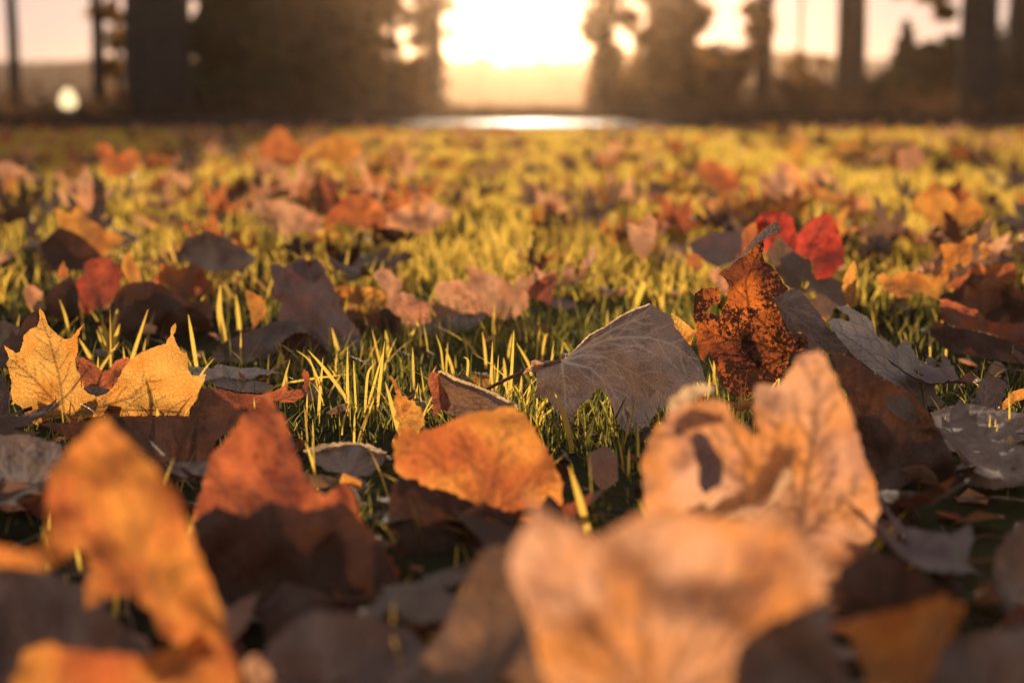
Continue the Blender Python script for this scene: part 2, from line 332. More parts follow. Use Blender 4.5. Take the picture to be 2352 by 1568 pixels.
hero('grey brown leaf behind the grass at the far left edge', 'V', [(-40,740),(10,735),(45,750),(55,790),(0,800),(-40,800)], GRD, 850, 30, 0, .01)
hero('grey leaf edge hanging in the grass at the left border', 'V', [(-30,850),(5,860),(22,900),(18,950),(12,985),(-30,1000)], GRD, 1010, 15, 0, .01)
# --- centre
hero('pale pink maple leaf with cut lobes in the middle of the lawn', 'Z5', [(660,400),(700,375),(800,370),(880,380),(890,330),(850,275),(900,280),(980,310),(1050,330),(1130,370),(1190,410),(1210,330),(1250,370),(1310,330),(1330,270),(1370,310),(1400,330),(1470,300),(1430,345),(1320,400),(1280,450),(1290,540),(1240,600),(1130,640),(1000,610),(900,600),(850,600),(740,560),(660,490)], PIN, 745, 14, 0, .014, origin=(1080,600), tips=[(700,410),(870,300),(1340,310),(1200,360)])
hero('cream maple leaf with grey lower half left of the pale pink leaf', 'Z5', [(430,450),(500,460),(560,510),(640,515),(740,545),(850,600),(1000,585),(960,650),(900,690),(800,730),(700,745),(560,725),(440,700),(425,600),(430,520)], PIN, 770, 28, 0, .012, origin=(980,592), tips=[(470,480),(600,540),(460,680)], stem=[(985,595),(1060,640),(1150,700),(1220,750),(1300,800)], stem_r=.0016)
hero('taupe leaf turned over beneath the cream leaf', 'Z5', [(470,720),(640,650),(800,600),(1010,590),(980,650),(900,700),(800,735),(700,750),(560,735)], GRD, 775, 34, 0, .008)
hero('red orange leaf tip at the right end of the pale pink leaf', 'Z5', [(1270,440),(1300,400),(1400,345),(1475,315),(1480,380),(1440,460),(1445,510),(1420,555),(1380,510),(1310,490),(1280,460)], ROR, 755, 10, 10, .007)
hero('orange maple leaf with ragged lower edge left of the cream leaf', 'Z5', [(-60,430),(0,420),(60,410),(140,420),(240,420),(300,440),(330,490),(325,540),(280,590),(240,605),(200,610),(150,580),(100,600),(60,560),(0,480)], AMB, 735, 10, 0, .010)
hero('pinkish brown leaf standing up behind the cream leaf', 'Z5', [(235,330),(290,292),(350,300),(390,350),(440,370),(425,470),(430,640),(370,640),(330,560),(330,460),(280,400)], PIN, 755, 10, 0, .010)
hero('brown shaded leaf below the orange ragged leaf in the middle', 'Z5', [(60,560),(200,600),(340,560),(430,620),(440,720),(300,760),(120,740),(60,660)], BRN, 775, 20, 0, .010)
hero('rolled brown leaf tube right of the red orange tip', 'Z5', [(1430,490),(1500,478),(1600,520),(1615,555),(1500,565),(1440,545)], MAU, 745, 30, 0, .01)
TENT = hero('large grey brown maple leaf arched like a tent, sharp, centre right', 'Z5', [(2105,533),(2150,560),(2230,600),(2255,630),(2270,680),(2310,740),(2352,795),(2385,830),(2425,890),(2455,960),(2480,1065),(2430,1055),(2395,1075),(2340,1105),(2290,1150),(2240,1190),(2160,1260),(2110,1300),(2095,1390),(2020,1400),(1950,1410),(1920,1370),(1870,1290),(1840,1190),(1810,1130),(1770,1100),(1730,1100),(1710,1160),(1640,1200),(1600,1260),(1590,1330),(1570,1370),(1550,1320),(1480,1260),(1430,1190),(1400,1150),(1360,1150),(1330,1180),(1345,1060),(1335,980),(1310,940),(1300,920),(1330,905),(1400,910),(1450,905),(1510,915),(1560,880),(1620,820),(1700,740),(1800,690),(1900,620),(2000,570)], GRY, 1005, 38, -6, .013, res=3.2, origin=(1510,915), tips=[[(1650,830),(1800,770),(1950,752),(2100,757),(2250,800),(2352,870),(2440,980)],[(1650,872),(1780,880),(1900,935),(2050,1020),(2150,1110),(2225,1180)],[(1700,790),(1850,700),(2000,640),(2110,600)],[(1530,1080),(1540,1240),(1565,1340)],[(1700,960),(1830,1080),(1900,1200),(1960,1380)]], stem=[(1505,915),(1440,930),(1340,950),(1250,985),(1130,1040),(1000,1105),(900,1160)], stem_r=.0017, vw=3.6)
hero(None, 'Z5', [(1500,914),(1558,871),(1618,810),(1698,730),(1798,680),(1898,611),(1999,562),(2101,526),(2112,536),(2000,590),(1900,645),(1800,712),(1700,765),(1620,842),(1560,898)], CRM, 1005, res=3.2, parent=INFO[TENT.name], front=-.003)  # pale strip added behind the edge as its rim light
hero('small curl of pink leaf at the stem of the large tent-shaped grey leaf', 'Z5', [(1245,1000),(1270,965),(1300,950),(1305,915),(1330,902),(1370,920),(1400,930),(1380,955),(1340,985),(1290,985)], PIN, 1000, 20, 20, .005, res=3)
hero('yellow leaf with brown specks showing behind the large tent-shaped grey leaf', 'Z6', [(-20,590),(20,612),(80,660),(145,715),(130,765),(112,812),(60,750),(10,690)], YEL, 950, 8, 0, .005, res=3.5)
FOLD = hero('folded tan maple leaf with a bright rim in front of the short grass', 'Z5', [(680,1000),(700,988),(780,1040),(900,1080),(1000,1120),(1060,1150),(1120,1180),(1200,1225),(1120,1270),(950,1300),(850,1300),(760,1270),(720,1255),(690,1150)], TAU, 1030, 18, 12, .010, origin=(1190,1230), tips=[(720,1020),(740,1200)])
hero(None, 'Z5', [(676,984),(700,972),(790,1020),(900,1060),(1000,1100),(1070,1130),(1130,1164),(1215,1212),(1190,1236),(1100,1206),(1040,1160),(990,1135),(890,1098),(780,1058),(705,1006)], CRM, 1030, res=3.2, parent=INFO[FOLD.name], front=-.003)  # cream strip along the top edge, rim light put into its colour
hero('narrow red brown lobe at the left end of the folded tan leaf', 'Z5', [(620,1000),(640,983),(685,995),(705,1080),(740,1130),(765,1200),(745,1255),(700,1240),(650,1290),(640,1150),(615,1080)], ROR, 1035, 8, -20, .008)
hero('tiny grey leaf tip behind the folded tan leaf', 'Z5', [(800,1030),(830,993),(870,1010),(920,1075),(860,1070)], GRD, 960, 10, 0, .003)
hero('feathery amber leaf standing upright left of the folded tan leaf', 'Z5', [(345,1010),(370,1015),(395,1050),(415,1100),(440,1150),(465,1145),(480,1180),(510,1170),(530,1210),(560,1220),(585,1290),(590,1340),(560,1370),(480,1430),(400,1500),(370,1460),(400,1380),(420,1330),(385,1300),(395,1250),(375,1200),(400,1150),(385,1080)], AMB, 1060, 8, -15, .010)
hero('grey leaf with a gold wet edge in front of the short grass', 'V', [(700,1032),(760,1018),(830,1018),(888,1040),(880,1065),(850,1092),(790,1090),(750,1080),(720,1060)], GRD, 1110, 55, 0, .008)
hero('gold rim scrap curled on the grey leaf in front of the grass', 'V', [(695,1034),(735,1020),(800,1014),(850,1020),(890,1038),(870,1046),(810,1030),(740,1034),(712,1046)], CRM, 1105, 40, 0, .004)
hero('small cream leaf scrap left of the orange ribbed leaf', 'V', [(705,1095),(735,1088),(770,1096),(792,1104),(770,1116),(725,1116)], CRM, 1130, 40, 0, .004)
# --- right group
hero('tall rust brown maple leaf full of orange specks, sharp, standing at the right', 'Z6', [(640,0),(690,-25),(705,-10),(715,50),(660,60),(600,100),(605,150),(590,190),(610,240),(660,280),(700,330),(730,390),(770,430),(720,470),(665,490),(700,560),(730,640),(750,700),(770,730),(860,730),(905,770),(900,820),(840,850),(780,870),(770,920),(740,1000),(650,1080),(500,1150),(420,1170),(370,1120),(310,1060),(280,950),(240,850),(200,900),(225,940),(180,900),(150,800),(150,700),(130,620),(135,520),(140,460),(190,425),(300,420),(315,480),(310,520),(240,550),(210,590),(250,590),(310,625),(320,570),(360,500),(370,400),(340,360),(300,330),(330,300),(400,250),(470,180),(540,90),(600,30)], SPK, 950, 12, 8, .010, res=3.4, origin=(760,870), tips=[[(600,660),(500,560),(480,380),(600,120)],[(560,790),(380,770),(180,700)],[(600,950),(450,880),(260,860)],[(700,700),(640,560)]])
hero('grey strip curled over the tip of the tall speckled rust leaf', 'Z6', [(335,300),(400,245),(470,175),(540,88),(600,28),(645,-4),(692,-26),(705,-10),(716,50),(660,60),(620,90),(560,120),(480,200),(420,240),(370,290)], GRY, 958, 12, 8, .006, res=3.2)
hero('grey brown maple leaf leaning on the right of the tall speckled rust leaf', 'Z6', [(665,490),(780,430),(840,433),(900,500),(980,600),(1040,690),(1100,750),(1170,830),(1232,905),(1130,862),(1030,838),(950,835),(900,825),(905,770),(860,720),(770,720),(730,620)], GRD, 935, 30, 10, .010, origin=(700,530), tips=[[(850,575),(960,620),(1080,740)],(880,760),(860,450),(1150,850)])
hero('pale grey maple leaf running down to the right, sharp, with brown stem', 'Z6', [(1095,545),(1160,545),(1230,580),(1290,610),(1340,660),(1350,720),(1380,760),(1450,790),(1500,830),(1550,760),(1590,800),(1610,850),(1640,900),(1700,980),(1750,1060),(1760,1130),(1830,1200),(1840,1260),(1700,1235),(1620,1180),(1500,1080),(1380,1010),(1230,900),(1150,810),(1090,740),(1030,650),(1080,625),(1140,630),(1180,652),(1175,610),(1110,570)], PAL, 955, 42, 12, .009, res=3.6, origin=(1705,1225), tips=[[(1560,1010),(1430,860),(1330,720),(1200,560)],[(1480,1010),(1250,810),(1060,690)],(1620,860)], stem=[(1705,1225),(1780,1228),(1850,1260),(1940,1330),(2030,1420),(2090,1545)], stem_r=.0014)
hero('dark brown maple leaf below the pale grey leaf at the right', 'Z6', [(1040,840),(1130,860),(1230,905),(1380,1010),(1560,1120),(1700,1240),(1790,1400),(1880,1560),(1950,1750),(1960,1850),(1880,1960),(1700,2000),(1540,1980),(1400,2000),(1300,1900),(1250,1500),(1180,1200),(1100,1000)], BRN, 1116, 24, 0, .014)
hero('tan torn leaf corner lying on the dark brown leaf below the pale grey leaf', 'Z6', [(1420,1150),(1540,1143),(1600,1200),(1665,1330),(1600,1330),(1500,1290),(1430,1230)], TAU, 1110, 22, 0, .005)
hero('taupe maple leaf with small holes standing behind the tall speckled rust leaf', 'Z6', [(700,70),(760,130),(800,170),(850,210),(920,240),(930,330),(960,370),(1060,350),(1120,380),(1180,480),(1150,560),(1080,560),(1040,640),(980,600),(900,500),(840,435),(780,430),(740,390),(700,320),(640,240),(620,190),(660,130)], TAU, 820, 15, 0, .010, holes=[[(860,395),(880,365),(905,385),(900,415),(875,420)],[(905,460),(930,450),(955,470),(940,495),(910,485)]])
hero('bright scarlet maple leaf behind the tip of the tall speckled rust leaf', 'V', [(1733,505),(1760,485),(1800,488),(1822,500),(1828,545),(1843,525),(1868,500),(1905,488),(1928,530),(1940,580),(1932,610),(1905,642),(1872,640),(1865,600),(1840,588),(1800,562),(1775,582),(1758,578),(1742,550)], RED, 760, 6, 0, .010)
hero('orange leaf behind the curled tip of the tall speckled rust leaf', 'Z6', [(455,70),(480,20),(540,-20),(640,-30),(560,60),(500,160),(460,150)], ORG, 760, 8, 0, .006)
hero('grey pink maple leaf lying left of the tall speckled rust leaf', 'V', [(1580,560),(1640,533),(1700,528),(1708,560),(1690,600),(1650,615),(1600,590)], MAU, 720, 35, 0, .012)
hero('orange scrap below the grey pink leaf', 'Z6', [(70,200),(130,190),(180,210),(200,280),(150,310),(100,280)], ORG, 745, 10, 0, .005)
hero('pale lobed leaf edge left of the tall speckled rust leaf', 'Z6', [(250,300),(300,280),(345,360),(368,420),(350,480),(300,420),(240,350)], PIN, 850, 10, 0, .006)
hero('slim upright amber leaf right of the taupe leaf with holes', 'Z6', [(1215,235),(1228,300),(1225,400),(1230,470),(1220,540),(1190,560),(1150,520),(1130,410),(1150,320),(1180,280)], AMB, 840, 3, 0, .006)
hero('amber maple leaf with scalloped edge on a stalk near the right edge', 'Z6', [(1360,350),(1400,320),(1450,345),(1500,330),(1540,310),(1620,310),(1720,350),(1780,340),(1810,280),(1810,200),(1790,130),(1850,120),(1920,130),(1960,80),(2030,60),(2042,100),(2000,130),(2005,230),(1950,290),(1930,250),(1890,270),(1900,310),(1860,300),(1840,380),(1780,440),(1800,500),(1770,500),(1700,470),(1660,440),(1600,470),(1560,490),(1500,490),(1470,460),(1410,440)], AMB, 770, 8, 0, .012, origin=(1780,480), tips=[(1400,370),(1560,340),(1980,110)], stem=[(1490,480),(1480,560),(1472,660)], stem_r=.002)
hero('pinkish orange maple leaf curling at the right edge behind the brown one', 'Z6', [(1830,400),(1890,360),(1950,340),(2000,290),(2060,250),(2100,300),(2150,240),(2180,260),(2290,260),(2300,400),(2200,380),(2100,350),(2000,350),(1940,410),(1840,440)], ORG, 745, 10, 0, .008)
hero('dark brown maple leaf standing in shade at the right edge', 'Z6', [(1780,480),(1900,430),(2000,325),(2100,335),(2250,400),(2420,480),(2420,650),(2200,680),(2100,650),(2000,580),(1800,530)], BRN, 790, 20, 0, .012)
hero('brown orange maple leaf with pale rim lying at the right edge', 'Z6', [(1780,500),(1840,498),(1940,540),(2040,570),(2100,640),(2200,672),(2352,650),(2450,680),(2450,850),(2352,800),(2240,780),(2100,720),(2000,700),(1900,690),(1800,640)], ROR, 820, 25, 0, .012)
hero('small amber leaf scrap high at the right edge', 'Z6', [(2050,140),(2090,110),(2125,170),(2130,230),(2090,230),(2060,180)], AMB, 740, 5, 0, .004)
hero('shade under the pale rimmed leaf at the right edge, made as a dark brown sheet', 'Z6', [(1740,640),(1900,690),(2100,730),(2420,830),(2420,940),(2100,900),(1850,850),(1720,740)], BRN, 840, 35, 0, .010)  # only shade here, put in as a dark sheet
hero('small grey brown curled leaf with jagged rim near the right edge, sharp', 'Z6', [(2110,995),(2125,1010),(2160,1020),(2220,1050),(2250,1080),(2210,1110),(2230,1130),(2190,1200),(2150,1280),(2050,1340),(1950,1400),(1820,1450),(1800,1440),(1900,1370),(1990,1270),(1990,1200),(2030,1150),(2050,1060),(2085,1020)], GRD, 1020, 20, -15, .009, res=3.6)
hero('thin bright orange leaf edge at the right border above the grey veined leaf', 'Z6', [(2170,1255),(2200,1200),(2240,1160),(2280,1115),(2340,1100),(2420,1090),(2420,1150),(2300,1180),(2250,1225),(2190,1262)], AMB, 1010, 15, 0, .005, res=4)
hero('grey veined maple leaf lying flat near the right edge', 'Z6', [(1720,1260),(1850,1215),(2000,1200),(2200,1235),(2420,1280),(2420,1420),(2200,1500),(2050,1640),(1950,1600),(1870,1480),(1770,1380)], GRY, 1050, 60, 0, .008, origin=(1760,1290), tips=[(2050,1560),(2350,1380),(2300,1270),(1920,1580)])
hero('grey leaf on dark grass below the grey veined leaf at the right', 'B3', [(1890,110),(1990,60),(2120,60),(2300,120),(2420,100),(2420,220),(2150,270),(1960,240)], GRD, 1140, 50, 0, .008)
# --- front group, blurred
hero('big blurred orange maple leaf pointing up, front left', 'V', [(235,955),(260,980),(300,1015),(345,1060),(385,1110),(415,1150),(432,1200),(445,1250),(465,1290),(490,1350),(510,1400),(525,1450),(500,1480),(440,1480),(400,1475),(365,1450),(345,1400),(300,1362),(240,1372),(195,1400),(195,1360),(205,1330),(200,1285),(180,1262),(150,1290),(90,1310),(30,1300),(-60,1300),(-60,1245),(0,1250),(50,1265),(90,1258),(110,1230),(105,1160),(112,1090),(150,1040),(190,1005)], ORF, 1796, 10, 0, .016, origin=(400,1460), tips=[(235,980),(20,1270),(120,1120),(210,1380)])
hero('blurred orange leaf strip along the bottom edge, front left', 'V', [(50,1500),(110,1475),(220,1500),(330,1505),(420,1475),(470,1440),(522,1470),(550,1560),(580,1700),(60,1700),(20,1600)], ORF, 1889, 20, 0, .012)
hero('blurred grey brown leaf between the two front left orange leaves', 'V', [(-60,1305),(90,1305),(170,1340),(250,1400),(330,1480),(380,1540),(200,1560),(-60,1580)], GRD, 1687, 40, 0, .012)
hero('reddish brown maple leaf with one raised orange lobe, front, left of centre', 'V', [(620,885),(632,930),(655,965),(668,1010),(690,1060),(705,1110),(745,1140),(790,1108),(812,1130),(825,1180),(870,1240),(920,1310),(915,1380),(800,1430),(700,1450),(580,1440),(520,1410),(490,1350),(455,1280),(440,1200),(462,1130),(480,1050),(515,1010),(560,950),(600,930)], ROR, 1324, 12, 0, .014, origin=(690,1380), tips=[(620,920),(480,1080),(800,1130),(900,1330)])
hero('shaded foot of the reddish brown leaf, front, made as a dark brown mottled sheet', 'V', [(440,1200),(500,1160),(560,1185),(620,1150),(700,1175),(790,1150),(850,1215),(905,1300),(935,1385),(850,1440),(650,1460),(500,1425),(455,1320)], BRN, 1418, 20, 0, .012)  # dark sheet added for the shade on the reddish leaf's lower half
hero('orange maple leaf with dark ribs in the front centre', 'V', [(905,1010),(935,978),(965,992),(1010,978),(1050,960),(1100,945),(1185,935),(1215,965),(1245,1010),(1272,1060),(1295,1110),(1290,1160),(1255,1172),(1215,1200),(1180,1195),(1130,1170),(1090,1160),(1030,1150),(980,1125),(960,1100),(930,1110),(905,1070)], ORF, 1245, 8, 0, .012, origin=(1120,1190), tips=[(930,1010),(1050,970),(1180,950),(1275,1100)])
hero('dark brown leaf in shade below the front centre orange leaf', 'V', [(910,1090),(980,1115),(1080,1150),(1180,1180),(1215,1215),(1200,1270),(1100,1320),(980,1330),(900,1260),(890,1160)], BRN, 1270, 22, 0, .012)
hero('small red leaf lobe right of the front centre orange leaf', 'V', [(1215,1200),(1270,1185),(1300,1158),(1362,1128),(1350,1160),(1310,1185),(1270,1215),(1225,1230)], ROR, 1245, 15, 0, .006)
hero('huge blurred peach maple leaf, closest to the lens, bottom right of centre', 'V', [(1213,1120),(1232,1155),(1270,1185),(1330,1212),(1372,1238),(1420,1205),(1480,1172),(1560,1180),(1640,1190),(1700,1190),(1780,1150),(1820,1190),(1850,1232),(1872,1300),(1902,1370),(1830,1402),(1750,1440),(1695,1480),(1680,1568),(1660,1900),(1300,1900),(1250,1568),(1232,1480),(1210,1400),(1170,1310),(1180,1250),(1212,1200)], PEA, 2033, 8, 0, .016, origin=(1500,1640), tips=[(1216,1140),(1200,1350),(1500,1190),(1800,1180),(1870,1370)])
hero('blurred grey brown leaf below the right side of the huge peach leaf', 'V', [(1750,1442),(1830,1402),(1902,1372),(1910,1450),(1950,1560),(2010,1700),(1670,1700),(1680,1560),(1700,1480)], GRD, 2052, 20, 0, .010)
hero('peach maple leaf with several raised lobes standing at the right of centre', 'V', [(1480,1240),(1475,1060),(1490,1005),(1535,950),(1580,925),(1630,915),(1668,925),(1690,965),(1725,995),(1742,1000),(1730,930),(1735,885),(1790,882),(1810,850),(1840,815),(1880,800),(1905,840),(1935,900),(1960,960),(1975,1020),(1990,1060),(2012,1110),(2020,1160),(2005,1240),(1950,1330),(1900,1480),(1840,1640),(1500,1640),(1450,1400),(1470,1290)], PEA, 1418, 8, 0, .014, holes=[[(1590,1000),(1604,990),(1640,1030),(1660,1075),(1655,1110),(1610,1135),(1606,1070)], [(1590,1178),(1640,1164),(1700,1142),(1742,1114),(1772,1070),(1788,1035),(1813,1045),(1803,1085),(1773,1130),(1723,1163),(1660,1180),(1610,1186)]], origin=(1840,1230), tips=[[(1845,1130),(1870,990),(1878,830)],[(1820,1100),(1760,920)],(1640,930),(1520,960),(1980,1100)])
hero('mauve brown leaf seen through the gap of the peach leaf with raised lobes', 'V', [(1575,985),(1600,965),(1640,985),(1680,1040),(1690,1140),(1640,1180),(1590,1180),(1590,1060)], MAU, 1270, 8, 0, .006)
hero('curled edge in sunlit cream crossing the foot of the peach leaf with raised lobes', 'V', [(1580,1165),(1640,1150),(1700,1128),(1730,1105),(1758,1065),(1775,1020),(1825,1030),(1818,1095),(1785,1145),(1733,1178),(1660,1196),(1600,1200)], CRM, 1444, 8, 0, .008)  # cream colour stands for the sun caught on the curl
hero('sunlit cream rim on the left shoulder of the peach leaf with raised lobes', 'Z6', [(-50,1250),(-10,1150),(60,1092),(150,1072),(220,1078),(275,1098),(240,1130),(150,1160),(60,1220),(-10,1290)], CRM, 1393, 10, 0, .008)  # cream colour stands for the lit rim of the shoulder
hero('small yellow scrap between the two lobes of the peach leaf', 'Z6', [(330,1170),(420,1195),(500,1175),(530,1195),(470,1250),(430,1250),(380,1210)], YEL, 1040, 20, 0, .004)
hero('blurred orange leaf with cream top edge, bottom right corner', 'V', [(1940,1432),(1990,1412),(2080,1392),(2165,1365),(2215,1392),(2200,1435),(2160,1490),(2130,1568),(2120,1700),(2010,1700),(1985,1540),(1958,1475)], AMB, 1857, 12, 0, .012)
hero('cream scrap on the top edge of the bottom right orange leaf', 'V', [(1938,1432),(1980,1412),(2040,1408),(2100,1398),(2110,1420),(2040,1445),(1980,1462),(1945,1455)], CRM, 1873, 30, 0, .006)
hero('blurred brown leaf behind the bottom right orange leaf', 'V', [(1900,1370),(1930,1300),(2000,1262),(2080,1290),(2150,1350),(2180,1400),(2080,1440),(1960,1450)], BRN, 1713, 25, 0, .012)
hero('blurred grey leaf in the bottom right corner', 'V', [(2130,1568),(2170,1470),(2250,1450),(2420,1440),(2420,1700),(2120,1700)], GRD, 1889, 35, 0, .012)
hero('blurred grey green leaf at the right border above the corner leaf', 'V', [(2290,1260),(2340,1200),(2420,1190),(2420,1420),(2330,1420),(2280,1340)], GRD, 1480, 20, 0, .010)
hero('blurred brown leaf with peach streak left of the huge peach leaf', 'V', [(1112,1262),(1150,1250),(1178,1290),(1195,1360),(1222,1440),(1250,1568),(1270,1700),(900,1700),(950,1540),(1030,1420),(1080,1320)], TAU, 1713, 18, 0, .014)
hero('blurred grey brown leaf at the bottom edge, left of centre', 'V', [(640,1450),(720,1400),(830,1410),(930,1440),(1000,1500),(980,1700),(560,1700),(580,1540)], GRD, 1713, 35, 0, .012)
hero('small pale pink scrap at the bottom edge, left of centre', 'V', [(560,1520),(590,1500),(620,1540),(650,1600),(600,1620),(570,1570)], PIN, 1767, 10, 0, .005)
# --- middle distance, blurred
hero('peach orange leaf lobe raised above the far lawn, left of centre', 'V', [(590,345),(618,310),(635,290),(658,300),(672,325),(700,345),(690,375),(650,380),(610,365)], ORG, 440, 5, 0, .02)
hero('wide amber leaf beside the raised peach orange lobe', 'V', [(695,350),(740,318),(790,308),(828,322),(826,358),(780,378),(720,368)], AMB, 435, 8, 0, .02)
hero('pale pink leaf below the raised peach orange lobe', 'V', [(572,382),(610,362),(650,362),(682,378),(655,402),(600,405)], PIN, 440, 20, 0, .02)
hero('coral red leaf standing on the dim far lawn at the left', 'V', [(222,335),(245,330),(270,362),(300,338),(322,352),(318,392),(275,408),(238,405)], ORG, 465, 5, 0, .02)
hero('dusky pink leaf at the left edge of the dim far lawn', 'V', [(-30,372),(20,372),(55,388),(88,408),(60,425),(-30,425)], PIN, 460, 15, 0, .02)
hero('orange leaf with bent lobes in the middle lawn left of centre', 'V', [(738,505),(765,478),(800,448),(850,452),(888,490),(885,522),(840,528),(770,515)], ORG, 620, 8, 0, .014)
hero('dusty pink leaf left of the orange leaf with bent lobes', 'V', [(608,460),(640,462),(700,478),(745,500),(735,530),(690,535),(655,545),(635,500)], PIN, 625, 12, 0, .014)
hero('pale peach leaf right of the orange leaf with bent lobes', 'V', [(885,522),(892,488),(930,472),(962,440),(1000,468),(1048,492),(1010,515),(985,535),(930,530)], PEA, 625, 10, 0, .014)
hero('grey leaf in shade behind the tall grey purple leaf', 'V', [(400,590),(430,545),(480,530),(540,560),(590,590),(560,625),(470,620)], GRD, 700, 25, 0, .014)
hero('dusty pink leaf standing in the grass right of centre', 'V', [(1438,512),(1470,520),(1490,488),(1508,505),(1505,560),(1475,600),(1452,570)], PIN, 690, 5, 0, .010)
hero('pale peach leaf standing behind the bright scarlet leaf', 'V', [(1740,400),(1775,398),(1790,368),(1825,375),(1848,420),(1865,445),(1835,465),(1775,455),(1748,430)], PEA, 540, 8, 0, .016)
hero('orange leaf left of the pale peach leaf on the right lawn', 'V', [(1598,375),(1640,368),(1705,408),(1695,440),(1650,442),(1610,410)], ORG, 520, 10, 0, .016)
hero('flat amber leaf right of the pale peach leaf on the right lawn', 'V', [(1850,420),(1900,435),(1965,468),(1930,480),(1870,462)], AMB, 545, 30, 0, .01)
hero('orange brown leaf pair mound near the right edge of the lawn', 'V', [(2090,480),(2110,445),(2140,418),(2180,440),(2200,470),(2235,450),(2260,490),(2230,520),(2150,520)], AMB, 590, 10, 0, .016)
hero('mauve pink leaf on the far right lawn', 'V', [(2060,352),(2090,338),(2120,345),(2118,375),(2085,400),(2065,385)], PIN, 470, 10, 0, .016)
#@@HERO_END

# ------------------------------------------------------------------ ground, road, hills
def ground_mat():
    m, nt = nodes_of('lawn_soil')
    tc = N(nt, 'ShaderNodeTexCoord').outputs['Object']
    c = mixc(nt, ramp(nt, noise_t(nt, tc, 40, 5), .4, .6), (.016, .018, .010), (.022, .015, .010))
    c = mixc(nt, ramp(nt, noise_t(nt, tc, 1.1, 4), .4, .65), c, (.06, .055, .02))
    bp = N(nt, 'ShaderNodeBump'); bp.inputs['Strength'].default_value = .8; bp.inputs['Distance'].default_value = .01
    nt.links.new(noise_t(nt, tc, 90, 4), bp.inputs['Height'])
    pb = N(nt, 'ShaderNodeBsdfPrincipled'); pb.inputs['Roughness'].default_value = 1; pb.inputs['Specular IOR Level'].default_value = 0
    nt.links.new(c, pb.inputs['Base Color']); nt.links.new(bp.outputs[0], pb.inputs['Normal'])
    o = N(nt, 'ShaderNodeOutputMaterial'); nt.links.new(pb.outputs[0], o.inputs[0]); return m
def road_mat(name='park_road_surface', rough=1.0, spec=0.0):
    m, nt = nodes_of(name)
    tc = N(nt, 'ShaderNodeTexCoord').outputs['Object']
    c = mixc(nt, ramp(nt, noise_t(nt, tc, 1.5, 5), .35, .65), (.035, .024, .018), (.05, .034, .025))
    bp = N(nt, 'ShaderNodeBump'); bp.inputs['Strength'].default_value = .12; bp.inputs['Distance'].default_value = .01
    nt.links.new(noise_t(nt, tc, 30, 4), bp.inputs['Height'])
    pb = N(nt, 'ShaderNodeBsdfPrincipled'); pb.inputs['Roughness'].default_value = rough; pb.inputs['Specular IOR Level'].default_value = spec
    if spec:      # shiny middle fading to a dull uneven rim, shaped as the sunlit patch
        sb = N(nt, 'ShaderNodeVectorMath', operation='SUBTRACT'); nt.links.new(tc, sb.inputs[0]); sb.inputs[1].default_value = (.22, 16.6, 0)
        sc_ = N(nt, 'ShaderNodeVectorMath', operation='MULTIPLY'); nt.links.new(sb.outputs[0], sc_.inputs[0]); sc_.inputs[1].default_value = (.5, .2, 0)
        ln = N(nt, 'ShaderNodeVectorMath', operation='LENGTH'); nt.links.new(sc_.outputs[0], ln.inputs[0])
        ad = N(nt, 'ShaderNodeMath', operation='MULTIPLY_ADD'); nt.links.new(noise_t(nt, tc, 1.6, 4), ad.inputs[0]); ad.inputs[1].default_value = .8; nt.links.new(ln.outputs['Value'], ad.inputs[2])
        glossy = ramp(nt, ad.outputs[0], 1.25, .35); ml = N(nt, 'ShaderNodeMath', operation='MULTIPLY'); nt.links.new(glossy, ml.inputs[0]); ml.inputs[1].default_value = spec; nt.links.new(ml.outputs[0], pb.inputs['Specular IOR Level'])
        rg = N(nt, 'ShaderNodeMapRange'); nt.links.new(glossy, rg.inputs[0]); rg.inputs[3].default_value = 1.0; rg.inputs[4].default_value = rough; nt.links.new(rg.outputs[0], pb.inputs['Roughness'])
    nt.links.new(c, pb.inputs['Base Color']); nt.links.new(bp.outputs[0], pb.inputs['Normal'])
    o = N(nt, 'ShaderNodeOutputMaterial'); nt.links.new(pb.outputs[0], o.inputs[0]); return m
S = 480
props(mesh_obj('ground', [(-S, -30, 0), (S, -30, 0), (S, 480, 0), (-S, 480, 0)], [(0, 1, 2, 3)], ground_mat()), kind='structure')
rv, rf = [], []
xs_ = np.linspace(-60, 60, 241)
for i, x in enumerate(xs_):
    near = 11.0+.22*noise.noise(Vector((x*.9, 3, 0)))+.5*noise.noise(Vector((x*.25, 3, 0)))+.02*abs(x); far = 25+.004*x*x
    rv += [(x, near, .012), (x, far, .012)]
    if i: rf.append((2*i-2, 2*i, 2*i+1, 2*i-1))
props(mesh_obj('road', rv, rf, road_mat()), kind='structure')
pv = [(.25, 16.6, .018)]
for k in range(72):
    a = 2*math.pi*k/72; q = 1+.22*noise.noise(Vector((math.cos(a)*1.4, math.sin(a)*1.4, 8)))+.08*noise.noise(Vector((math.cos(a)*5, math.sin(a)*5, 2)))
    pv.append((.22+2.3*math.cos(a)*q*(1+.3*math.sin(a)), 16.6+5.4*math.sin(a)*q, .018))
props(mesh_obj('sun_glare_patch', pv, [(0, 1+k, 1+(k+1) % 72) for k in range(72)], road_mat('sun_glare_road', .58, .24)), kind='structure')  # sheet added on the road to carry the glare of the sunlit patch
